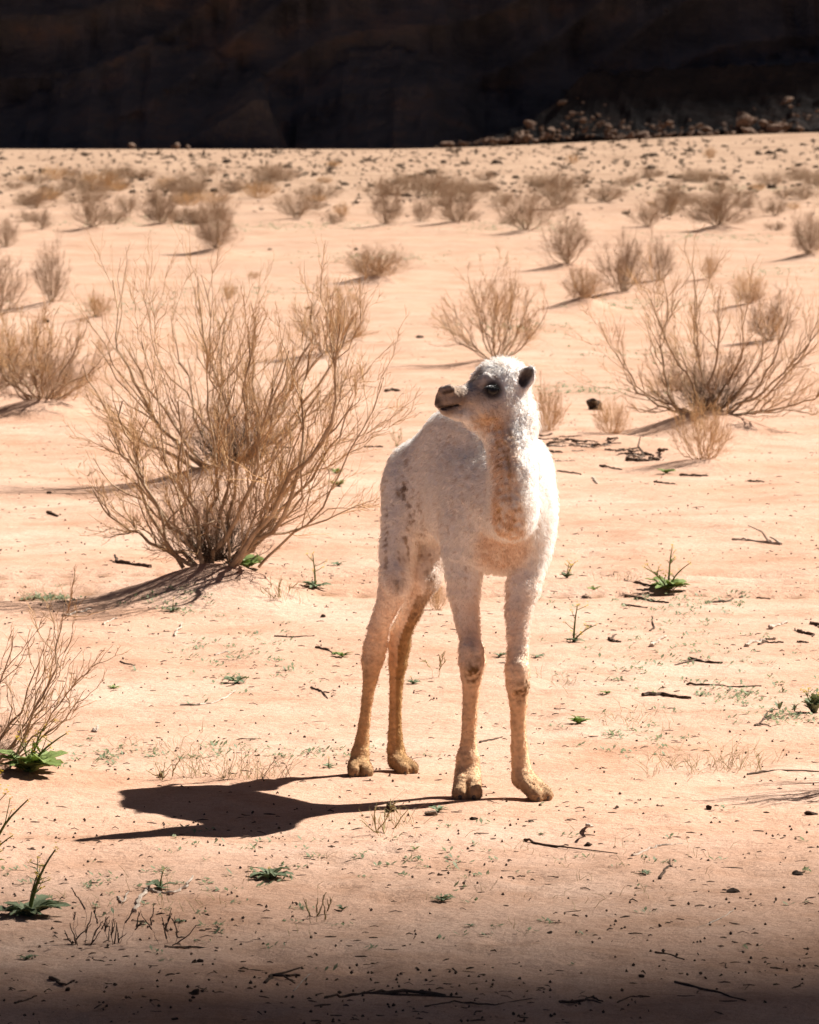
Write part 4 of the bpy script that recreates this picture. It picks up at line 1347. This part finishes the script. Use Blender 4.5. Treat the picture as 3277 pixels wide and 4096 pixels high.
plant(120, 3090, 300, 'large leafy green plant with yellow flowers at the lower left edge', 22, 'green', [(60, -190), (150, -160), (-40, -130)], upright=0.25)
plant(115, 3665, 290, 'dark green rosette with a leaning yellow-flowered stalk near the bottom left', 18, 'blue', [(115, -270), (40, -170)], upright=0.15)
plant(-60, 3470, 150, 'tall yellow-flowered stalks leaning in from the left edge above the dark rosette', 8, 'green', [(175, -270), (110, -130), (60, -330)])
plant(1080, 3515, 190, 'blue-green rosette alone in front of the calf shadow', 15, 'blue', [(-5, -45)])
plant(640, 3555, 130, 'rosette growing beside the pale crooked branch', 10, 'blue', [(15, -75)], upright=0.1)
plant(1372, 3640, 60, 'tiny dark rosette right of the thin dry stalk', 7, 'blue', upright=0.5)
plant(1368, 2628, 80, 'bright green rosette left of the calf hind legs', 12, 'green', upright=0.35)
plant(985, 2275, 150, 'glossy round-leaved plant at the foot of the largest bush', 20, 'round', upright=0.55)
plant(1262, 2352, 110, 'green rosette with a thin yellow stalk right of the largest bush', 12, 'blue', [(-10, -140)])
plant(1352, 2262, 70, 'small green rosette above the one with the thin yellow stalk', 8, 'blue')
plant(692, 2446, 70, 'little flowering rosette at the edge of the bush shadow', 8, 'blue', [(3, -50)])
plant(1752, 3248, 100, 'rosette beside a grey stone next to the calf front foot', 8, 'blue', upright=0.35)
plant(1770, 3605, 100, 'blue-green rosette below the calf, in the darkening foreground', 10, 'blue', upright=0.2)
plant(2585, 3497, 65, 'pale small rosette on the right foreground', 7, 'blue')
plant(2672, 2362, 170, 'mustard plant with wide branching yellow sprays right of the calf', 16, 'green', [(15, -170), (90, -110), (-95, -95)], upright=0.2)
plant(2268, 2312, 75, 'small bushy plant with two yellow flower heads beside the calf shoulder', 12, 'blue', [(10, -60), (35, -65)], upright=0.7)
plant(2295, 2568, 110, 'rosette with one tall thin yellow stalk right of the front leg', 9, 'blue', [(14, -150), (90, -70)])
plant(2376, 2362, 60, 'tiny green plant between the two flowering ones right of the calf', 8, 'green', upright=0.4)
plant(2315, 2895, 90, 'low feathery green tuft right of the front legs', 16, 'green', upright=0.45)
plant(3255, 2852, 150, 'bushy dark green plant with yellow flowers at the right edge', 24, 'blue', [(-40, -90), (25, -80)], upright=0.9)
plant(3118, 2838, 70, 'upright spear-leaved plant near the right edge plant', 5, 'blue', upright=1.1)
plant(3178, 2846, 60, 'upright spear-leaved plant touching the right edge plant', 5, 'blue', upright=1.1)
plant(3132, 2770, 45, 'smallest upright spear-leaved plant, above the other two', 4, 'blue', upright=1.1)
plant(2664, 1895, 75, 'green rosette on open sand below the fan-shaped bush', 11, 'green', upright=0.4)
plant(1352, 1945, 80, 'bright green plant right of the largest bush, lower of two', 12, 'green', upright=0.4)
plant(1345, 1895, 75, 'bright green plant right of the largest bush, upper of two', 12, 'green', upright=0.4)
plant(2424, 2774, 62, 'flat green sprig right of the calf knees', 7, 'green')
plant(1652, 2735, 70, 'small green rosette just right of the inner hind leg', 8, 'blue', [(-8, -28)])
plant(2000, 2628, 80, 'flat green rosette seen between the front knees', 7, 'blue')
plant(2150, 2630, 70, 'flat green rosette peeking out behind the outer front knee', 6, 'blue')
plant(945, 2732, 115, 'flat spreading rosette on open sand left of the calf', 12, 'blue')
plant(456, 2754, 55, 'small green sprig left of the flat spreading rosette', 8, 'green')
plant(1316, 3070, 60, 'small rosette with a yellow bud left of the hind foot', 6, 'blue', [(0, -38)])
plant(108, 3838, 90, 'dim dark green sprig at the bottom left', 9, 'blue')
plant(1884, 3706, 55, 'dim small sprig in the dark foreground below the calf', 6, 'blue')
plant(2620, 2775, 40, 'tiny sprig above the thick dark stick', 5, 'green')
plant(1660, 3400, 50, 'little sprig in front of the calf front feet', 7, 'green', upright=0.3)
plant(2165, 3338, 50, 'little flat sprig right of the outer front foot', 6, 'blue')
plant(720, 3690, 60, 'dim sprig among thin dry stalks at the lower left', 7, 'blue')

# ------------------------------------------------------------------ dead sticks and broken branches
def stick(pts, r_px, label, mat, forks=(), name='stick', cat='stick', lift=0.4):
    """pts: photo pixels along the stick as it lies on the sand"""
    G = []
    for q in pts:
        z = q[2] if len(q) > 2 else 0
        g = on_ground(q[0], q[1] + z); g = g.copy()
        rad = r_px * msize(g[1])
        g[2] += rad * 0.5 + z * msize(g[1])
        G.append(g)
    r = np.random.default_rng(int(sum(q[0] + q[1] for q in pts)))
    def dense(G_, n):
        G_ = np.array(G_)
        t = np.linspace(0, len(G_) - 1, n)
        i = np.minimum(t.astype(int), len(G_) - 2); f = (t - i)[:, None]
        return G_[i] * (1 - f) + G_[i + 1] * f
    D = dense(G, max(7, 4 * len(pts)))
    rad = r_px * msize(D[0][1])
    D[1:-1] += r.normal(size=(len(D) - 2, 3)) * rad * np.array([0.55, 0.8, 0.28])
    radii = rad * np.linspace(1.0, 0.5, len(D)) * r.uniform(0.78, 1.2, len(D))
    o_ = D[0].copy()
    v, q = tube_batch((D - o_)[None], radii[None], 6, cap=True)
    body = mesh_np('shaft', v, None, mat, False, q)
    if not forks:
        o = new_obj(name, body); o.location = o_
        tag(o, label, cat, 'dead sticks on the sand')
        return
    root = new_obj(name, None); root.location = o_
    tag(root, label, cat, 'dead sticks on the sand')
    new_obj('shaft', body, root)
    for (t, fx, fy, fz) in forks:
        a = D[int(t * (len(D) - 1))]
        e = on_ground(fx, fy); e = e.copy(); e[2] += fz * msize(e[1]) + rad * 0.3
        E = dense([a, (a + e) / 2 + r.normal(size=3) * rad, e], 7)
        v, q = tube_batch((E - o_)[None], (rad * np.linspace(0.7, 0.3, 7))[None], 6, cap=True)
        new_obj('fork', mesh_np('fork', v, None, mat, False, q), root)

DW, PW = M_DEADW, M_PALEW
STICKS = [
 ([(722, 2822), (800, 2822), (860, 2812), (905, 2792), (942, 2768)], 6, 'long crooked pale twig with a dark raised end left of the calf', PW),
 ([(660, 3790), (760, 3792), (872, 3795)], 7, 'straight dark stick lying level at the lower left', DW),
 ([(1780, 3988), (1620, 3968), (1480, 3975), (1400, 3985), (1300, 3992)], 9, 'long forked branch along the bottom edge', DW, ((0.55, 1850, 3992, 0), (0.8, 1500, 3960, 0))),
 ([(1700, 4028), (1820, 4010), (1980, 4022), (2130, 3995)], 5, 'thin wavy branch below the long forked one at the bottom', DW),
 ([(1060, 3935), (1090, 3905), (1200, 3905)], 9, 'short branched dark stick with a pale side, bottom centre left', DW, ((0.5, 1180, 3935, 0), (0.6, 1210, 3890, 20))),
 ([(1175, 3965), (1230, 3905), (1325, 3868)], 3.5, 'thin pale curved twig beside the short branched stick', PW),
 ([(2238, 4012), (2330, 4005), (2370, 3990), (2412, 4008)], 7, 'bent dark stick with a loop at the bottom right of centre', DW, ((0.5, 2405, 4014, 0),)),
 ([(2700, 3930), (2840, 3965), (2985, 4005)], 6, 'long straight dark stick slanting at the bottom right', DW),
 ([(2622, 3812), (2680, 3818), (2738, 3840)], 5, 'slim dark stick above the long slanting one at bottom right', DW),
 ([(2470, 4012), (2520, 3988), (2575, 3985)], 3.5, 'thin twig right of the looped stick at the bottom', DW),
 ([(2530, 3424), (2600, 3395), (2650, 3382), (2730, 3376)], 6, 'pale forked stick on the right foreground sand', PW),
 ([(2100, 3362), (2150, 3378), (2230, 3390), (2275, 3384)], 6, 'dark wavy stick in front of the outer front foot', DW, ((0.4, 2470, 3415, 0),)),
 ([(2640, 3518), (2660, 3480), (2690, 3462)], 6, 'small dark two-pronged stick on the right foreground', DW, ((0.9, 2706, 3470, 0), (0.7, 2680, 3445, 8))),
 ([(2840, 3692), (2900, 3668), (2945, 3630)], 3.5, 'thin pale twig in the dim right foreground', PW, ((0.2, 2790, 3710, 0),)),
 ([(2356, 3305, 0), (2358, 3305, 62)], 9, 'short pale stub standing upright in the sand', PW),
 ([(2572, 2785), (2660, 2783), (2765, 2796)], 11, 'thick dark stick with a broken end right of the calf legs', DW),
 ([(2748, 2740), (2840, 2742), (2930, 2748), (3045, 2747)], 6, 'long thin dark stick above the thick broken one', DW),
 ([(2757, 2638), (2800, 2648), (2890, 2654)], 8, 'dark tapered stick on the right, below the pale pieces', DW, ((0.3, 2700, 2662, 0),)),
 ([(2608, 2588), (2625, 2568), (2664, 2550)], 9, 'pale driftwood piece with a dark end right of the calf', PW),
 ([(2436, 2556), (2455, 2568), (2484, 2570)], 8, 'short dark chip with a pale splinter right of the tall-stalked rosette', DW, ((0.4, 2466, 2545, 6),)),
 ([(2990, 2588), (3010, 2570), (3060, 2562), (3105, 2558)], 9, 'pale curved driftwood with a dark end near the right edge', PW),
 ([(3035, 2580), (3060, 2572), (3135, 2572)], 6, 'dark stick under the pale curved driftwood', DW),
 ([(3085, 2518), (3110, 2502), (3148, 2494)], 10, 'pale stubby driftwood above the curved one at the right', PW),
 ([(3240, 2495), (3262, 2500), (3290, 2512)], 9, 'dark stub cut off by the right edge', DW),
 ([(3190, 2528), (3215, 2534), (3245, 2540)], 9, 'dark ragged chip near the right edge', DW, ((0.3, 3180, 2520, 4), (0.8, 3250, 2548, 0))),
 ([(3190, 2570), (3235, 2572)], 6, 'small dark stick below the ragged chip at the right', DW),
 ([(2502, 2386), (2550, 2396), (2620, 2408), (2675, 2413)], 7, 'dark stick with a knobby end under the mustard plant', DW),
 ([(2488, 2420), (2530, 2426), (2590, 2432)], 5, 'thin dark stick parallel to the knobby one under the mustard plant', DW),
 ([(2822, 2412), (2870, 2410), (2915, 2408), (2932, 2396)], 6, 'brown stick lying right of the mustard plant', DW),
 ([(2502, 2330), (2560, 2338), (2650, 2352)], 7, 'dark stick reaching the foot of the mustard plant', DW),
 ([(2960, 2392), (3020, 2390), (3080, 2398)], 5, 'thin brown stick near the tyre tracks at right', DW),
 ([(3125, 2180), (3060, 2172), (2990, 2162), (2930, 2160)], 8, 'long V-shaped broken branch on the right sand', PW, ((0.3, 2990, 2172, 70), (0.05, 3080, 2158, 8))),
 ([(2600, 2525), (2618, 2515), (2612, 2490), (2608, 2465)], 4, 'thin hooked twig on the right sand', DW),
 ([(1920, 2972), (1960, 2962), (2010, 2950)], 5, 'dark twig between the front legs', DW),
 ([(1264, 2592), (1310, 2600), (1342, 2620)], 6, 'forked dark twig left of the bright rosette', DW),
 ([(1098, 2546), (1170, 2550), (1258, 2544)], 4, 'thin straight twig on open sand left of the calf', DW),
 ([(1246, 2752), (1280, 2766), (1318, 2772)], 5, 'curved twig left of the outer hind leg', DW, ((0.8, 1312, 2795, 0),)),
 ([(602, 2272), (540, 2262), (470, 2252), (460, 2225, 14)], 10, 'thick dark broken branch poking out left of the largest bush', DW),
 ([(255, 2466), (300, 2455), (365, 2440)], 8, 'grey stick in the shadow of the largest bush', PW),
 ([(412, 2500), (435, 2485), (468, 2474)], 5, 'short pale stick below the bush shadow', PW),
 ([(696, 2546), (715, 2525), (730, 2494)], 6, 'pale curved stick on open sand below the largest bush', PW),
 ([(860, 2622), (885, 2614), (912, 2608)], 5, 'short pale twig near a yellow-flowered stem', PW),
 ([(482, 2648), (510, 2658), (542, 2662)], 4, 'thin dark twig left of centre on open sand', DW),
 ([(190, 2052), (215, 2060), (228, 2068)], 7, 'dark curved stick on the left sand behind the tracks', DW),
 ([(376, 2920), (384, 2930), (392, 2905, 20)], 7, 'little dark stump with a pale face at lower left', PW),
 ([(540, 3648), (560, 3600), (585, 3565), (640, 3570), (700, 3575), (740, 3550, 5), (772, 3508, 12)], 9, 'pale crooked branch with a raised end near the bottom left', PW, ((0.35, 600, 3545, 10),)),
 ([(470, 3590), (490, 3615), (515, 3570, 10)], 6, 'pale looped twig left of the crooked branch', PW),
 ([(200, 3915), (255, 3945), (300, 3925)], 8, 'bent dark stick at the bottom left', DW),
 ([(60, 4015), (110, 4000), (148, 3985)], 5, 'dark twig in the bottom left corner', DW),
 ([(2600, 1836), (2640, 1842)], 8, 'short thick dark log in the litter behind the calf shoulder', DW),
 ([(2505, 1842), (2560, 1846), (2635, 1840)], 11, 'thickest dark log in the branch litter behind the calf', DW),
 ([(2555, 1832), (2580, 1815), (2615, 1826)], 7, 'bent branch on the litter pile', DW, ((0.5, 2562, 1800, 52),)),
 ([(2636, 1808), (2650, 1804, 10), (2668, 1802, 28)], 8, 'short stub poking up from the litter pile', DW),
 ([(2170, 1804), (2210, 1808), (2250, 1812)], 6, 'dark stick at the left end of the litter pile', DW),
 ([(2400, 1864), (2440, 1872), (2488, 1880)], 5, 'thin stick below the litter pile', DW),
 ([(2232, 1886), (2280, 1893), (2325, 1900)], 5, 'thin stick left of the green rosette behind the calf', DW),
 ([(2372, 1912), (2380, 1925), (2390, 1936)], 5, 'short pale stick below the litter pile', PW),
 ([(2722, 1902), (2770, 1905), (2832, 1906)], 6, 'dark stick right of the green rosette behind the calf', DW),
 ([(2618, 1930), (2660, 1934), (2702, 1938)], 5, 'thin dark stick under the green rosette behind the calf', DW),
 ([(2990, 1926), (3020, 1928), (3058, 1930)], 5, 'thin stick far right on open sand', DW),
 ([(1545, 1568), (1570, 1562), (1600, 1566)], 8, 'dark flat log behind the calf nose', DW),
 ([(1460, 1790), (1510, 1788), (1530, 1790)], 5, 'thin dark stick left of the calf back', DW),
 ([(1120, 1650 + 140), (1180, 1792)], 4, 'dark twig hidden at the foot of the taller bush', DW),
 ([(2990, 3100), (3100, 3082), (3277, 3088)], 5, 'thin twig lying at the right edge above the branching shadow', DW),
 ([(3020, 2905), (3060, 2880), (3100, 2862)], 5, 'dark forked twig left of the right edge plant', DW, ((0.2, 3085, 2908, 0), (0.5, 3110, 2855, 18))),
]
for st in STICKS:
    stick(*st)

# litter pile of small branches behind the calf
def litter_pile():
    r = np.random.default_rng(88)
    for i in range(34):
        px, py = r.uniform(2150, 2560), 0
        py = 1770 + (px - 2150) * 0.10 + r.normal() * 22
        ang = r.normal() * 0.35
        ln = r.uniform(30, 95)
        a = (px - ln / 2, py - math.sin(ang) * ln * 0.12); b = (px + ln / 2, py + math.sin(ang) * ln * 0.12)
        m_ = ((a[0] + b[0]) / 2 + r.normal() * 4, (a[1] + b[1]) / 2 + r.normal() * 3, float(max(0, r.normal() * 6)))
        stick([a, m_, b], r.uniform(2.5, 5.5), 'thin dry stick in the litter of branches behind the calf', DW if r.random() < 0.75 else PW)
litter_pile()

# stones and clods
def stone(px, py, rx, ry, label, mat, seed, name='stone'):
    p = on_ground(px, py)
    ms = msize(p[1])
    o = new_obj(name, rock_mesh(name, seed, mat, 3, 1.0, 0.8, 6))
    o.location = p + np.array([0, rx * ms * 0.5, ry * ms * 0.28])
    o.scale = (rx * ms, rx * ms * 0.9, ry * ms)
    o.rotation_euler = (0, 0, seed)
    tag(o, label, 'stone', 'stones and clods on the sand')
for k, s in enumerate([
 (646, 3110, 18, 17, 'round pale pebble at the tip of the calf shadow', M_STONE), (1725, 3262, 30, 14, 'flat grey stone beside the calf front foot', M_STONE),
 (1895, 3280, 18, 9, 'brown clod just in front of the calf front foot', M_CLOD), (2376, 1640, 34, 36, 'dark rock standing behind a little bush right of the calf head', M_CLOD),
 (1582, 2240, 14, 10, 'dark clod touching the calf hind leg outline', M_CLOD), (1680, 1352, 18, 8, 'dark clod alone on pale sand behind the calf nose', M_CLOD),
 (2940, 3570, 26, 18, 'dark angular clod in the right foreground', M_CLOD), (3190, 3500, 26, 13, 'flat dark clod near the right edge', M_CLOD),
 (2835, 3240, 14, 16, 'small dark chunk left of the branching shadow', M_CLOD), (3250, 3262, 28, 13, 'dark flat chunk in the branching shadow', M_CLOD),
 (2350, 3385, 20, 11, 'dark chunk right of the wavy stick', M_CLOD), (780, 3978, 28, 14, 'dark mossy clod at the bottom left', M_CLOD),
 (1562, 3250, 17, 24, 'black upright clod on the calf leg shadow', M_CLOD), (2125, 3288, 14, 7, 'grey pebble right of the calf foot', M_STONE),
 (1290, 2470, 12, 9, 'small dark clod above the forked twig', M_CLOD), (800, 3850, 14, 11, 'small dark clod near the straight dark stick', M_CLOD),
 (270, 3965, 13, 10, 'small dark clod beside the bent stick', M_CLOD), (700, 4080, 14, 10, 'small dark clod at the bottom edge', M_CLOD),
 (2570, 3910, 14, 9, 'dark clod in the dim foreground right of centre', M_CLOD), (2200, 3735, 11, 8, 'dark clod in the dim foreground, middle', M_CLOD),
 (1230, 690 + 545, 14, 7, 'dark clod on far pale sand left of centre', M_CLOD), (1425, 1000, 12, 7, 'dark clod left of the low sprawling bush', M_CLOD),
 (1080, 1000, 9, 6, 'tiny dark clod on the far sand', M_CLOD), (2470, 3232, 11, 8, 'small dark clod between the calf foot and the branching shadow', M_CLOD),
 (185, 1290, 14, 12, 'dark clod between the left bushes', M_CLOD), (200, 1975, 14, 8, 'dark clod in the streaky bush shadow', M_CLOD)]):
    stone(*s, seed=500 + k)

# thin dry stalks
def dry_stalk(px, py, w, h, n, label, mat, seed):
    p = on_ground(px, py); ms = msize(p[1])
    lv = grow(seed, h * ms, w * ms, n_limb=n, kids=(2, 1), thick=0.35, up=0.4, fine=1.6)
    root = new_obj('dry_stalk', tubes_mesh('dry_stalk', [x[:2] for x in lv], mat, (4, 3)))
    root.location = p
    tag(root, label, 'dry plant', 'thin dry stalks')
for k, s in enumerate([(320, 3775, 120, 190, 5, 'thin dark dry stalks at the lower left, tallest of the group', M_DEADW), (470, 3775, 90, 170, 5, 'dry stalks just right of the tallest group at lower left', M_DEADW),
                       (675, 3770, 130, 140, 4, 'sparse dry stalk between the crooked branch and the straight stick', M_DEADW), (1268, 3690, 90, 170, 3, 'lone thin curved stalk in the darkening foreground', M_DRYGRASS),
                       (1545, 3345, 130, 170, 6, 'dry forked stalk across the calf leg shadow', M_DRYGRASS), (1120, 2395, 70, 100, 6, 'dry straw stalks right of the largest bush', M_DRYGRASS),
                       (1745, 2710, 50, 130, 4, 'thin dry stalks between hind and front legs', M_DRYGRASS), (1590, 1790, 35, 90, 6, 'thin straw stalks left of the calf back', M_DRYGRASS),
                       (330, 1905, 90, 60, 5, 'faint dry stalks on the sand left of the tallest twigs', M_DRYGRASS), (660, 3120, 70, 160, 3, 'single thin stalk beside the round pebble', M_DRYGRASS)]):
    dry_stalk(*s, seed=700 + k)

# ------------------------------------------------------------------ what nobody could count
def blades(name, spots, mat, label, h=(0.03, 0.08), w=0.0009, seed=1, bend=0.6, per=8, rad=0.05):
    r = np.random.default_rng(seed)
    A, B, C = [], [], []
    for (px, py, k, hm) in spots:
        p = on_ground(px, py)
        for i in range(k):
            a = p + np.array([r.normal() * rad, r.normal() * rad * 1.5, 0]); a[2] = float(ground_at(a[0], a[1])) - 0.004
            hh = r.uniform(*h) * hm
            d = np.array([r.normal() * bend, r.normal() * bend, 1.0]); d /= np.linalg.norm(d)
            b = a + d * hh * 0.55
            c = b + (d + np.array([r.normal() * bend, r.normal() * bend, -0.2])) * hh * 0.45
            A.append(a); B.append(b); C.append(c)
    Pn = np.stack([np.array(A), np.array(B), np.array(C)], 1)
    v, q = tube_batch(Pn, np.tile(np.array([w, w * 0.9, w * 0.35]), (len(Pn), 1)), 3)
    o = new_obj(name, mesh_np(name, v, None, mat, True, q))
    tag(o, label, kind='stuff')

r_ = np.random.default_rng(31)
gs = []
for cx, cy, sx, sy, n, hm in ((960, 3110, 170, 14, 34, 1.6), (780, 3110, 40, 10, 6, 1.9), (1100, 3110, 80, 10, 10, 1.5), (2820, 3060, 260, 45, 46, 0.9), (2900, 3075, 120, 12, 14, 1.4), (2560, 2870, 200, 45, 30, 0.7), (2250, 2730, 60, 20, 8, 0.8), (620, 2990, 220, 40, 26, 0.6), (600, 3600, 260, 60, 16, 0.8), (1560, 3300, 70, 25, 12, 1.2), (2000, 3500, 700, 140, 30, 0.5), (160, 2400, 90, 15, 16, 0.9), (1160, 2400, 70, 30, 12, 1.0), (2480, 2320, 60, 12, 10, 0.8), (2650, 3420, 350, 60, 14, 0.6)):
    for _ in range(n):
        gs.append((cx + r_.normal() * sx * 0.6, cy + r_.normal() * sy * 0.6, int(r_.integers(1, 4)), hm))
blades('dry_grass', gs, M_DRYGRASS, 'sparse dry grass blades sprouting from the sand', seed=41, rad=0.016, w=0.0006)

def sprouts():
    """low scattered green growth"""
    r = np.random.default_rng(61)
    V, Fq, k = [], [], 0
    spots = []
    for cx, cy, sx, sy, n in ((900, 2640, 420, 130, 60), (2750, 2600, 420, 180, 80), (2950, 2780, 250, 60, 50), (3150, 2870, 150, 25, 30), (2700, 2410, 420, 50, 50), (400, 3040, 350, 60, 40), (1050, 3010, 450, 45, 36), (2500, 2950, 350, 90, 30), (1900, 3450, 1300, 160, 50), (700, 3500, 600, 160, 40), (650, 2400, 280, 60, 30), (1500, 3700, 1300, 180, 30),
                              (1150, 905, 350, 10, 300), (600, 890, 350, 14, 300), (2080, 905, 260, 16, 300), (2500, 1215, 300, 12, 180), (1500, 1030, 400, 12, 200), (2100, 1310, 300, 14, 160), (2300, 1560, 250, 14, 160), (2900, 950, 300, 12, 200), (2900, 755, 350, 6, 300), (450, 1230, 250, 25, 160), (1050, 1170, 350, 14, 160), (3100, 1090, 200, 12, 120), (2500, 1420, 300, 20, 120), (200, 2395, 110, 10, 50)):
        for _ in range(n):
            k_ = 2.2 if cy < 1700 else 1.0
            if cy < 1700 and r.random() < 0.45: continue
            spots.append((cx + r.normal() * sx * 0.5 * (1.3 if cy < 1700 else 1), cy + r.normal() * sy * 0.5 * k_))
    for px, py in spots:
        p = on_ground(px, py)
        far = p[1] / 14.0
        for i in range(int(r.integers(4, 9))):
            a = r.uniform(0, 6.28); L = r.uniform(0.006, 0.018) * (1 + 0.16 * (far - 1))
            c = p + np.array([r.normal() * 0.012, r.normal() * 0.014, 0]) * (1 + 0.2 * (far - 1))
            c[2] = float(p[2]) + 0.001
            d = np.array([math.cos(a), math.sin(a), r.uniform(0.15, 0.9)]) * L
            e = np.array([-math.sin(a), math.cos(a), 0.1]) * L * 0.28
            V += [c, c + d * 0.55 + e, c + d, c + d * 0.55 - e]
            Fq.append((k, k + 1, k + 2, k + 3)); k += 4
    o = new_obj('ground_cover', mesh_np('ground_cover', np.array(V), None, M_LEAFD, False, np.array(Fq)))
    tag(o, 'tiny scattered green sprouts on the sand', kind='stuff')
sprouts()

def litter():
    """specks, chips and twiglets strewn over the sand"""
    r = np.random.default_rng(71)
    n = 9500
    d = 9.2 + (46 - 9.2) * r.beta(0.75, 2.6, n)
    x = r.uniform(-1, 1, n) * (0.11 * d)
    # litter gathers in drifts
    dens = Noise(72)((x, d), 0.9)
    keep = dens + r.normal(size=n) * 0.7 > -0.25
    x, d = x[keep], d[keep]
    n = len(x)
    z = ground_h(x, d)
    base = np.stack([x, d, z + 0.0015], 1)
    tw = r.random(n) < 0.55
    for name, sel, mats, lo, hi, rad, lab in (('twig_litter', tw, M_DEADW, 0.008, 0.05, 0.0012, 'tiny twigs strewn over the sand'), ('crumb_litter', ~tw, M_CLOD, 0.003, 0.009, 0.0026, 'dark crumbs strewn over the sand')):
        b = base[sel]; k = len(b)
        ang = r.normal(size=k) * 0.9
        L = lo + (hi - lo) * r.beta(1, 4, k)
        dv = np.stack([np.cos(ang), np.sin(ang), r.normal(size=k) * 0.10], 1) * L[:, None]
        Pn = np.stack([b - dv / 2, b + r.normal(size=(k, 3)) * 0.0012 + np.array([0, 0, 0.001]), b + dv / 2], 1)
        R_ = (rad * r.uniform(0.5, 1.5, k))[:, None] * np.array([0.6, 1.0, 0.5])[None]
        v, q = tube_batch(Pn, R_, 4, cap=True)
        o = new_obj(name, mesh_np(name, v, None, mats, False, q))
        tag(o, lab, kind='stuff')
litter()
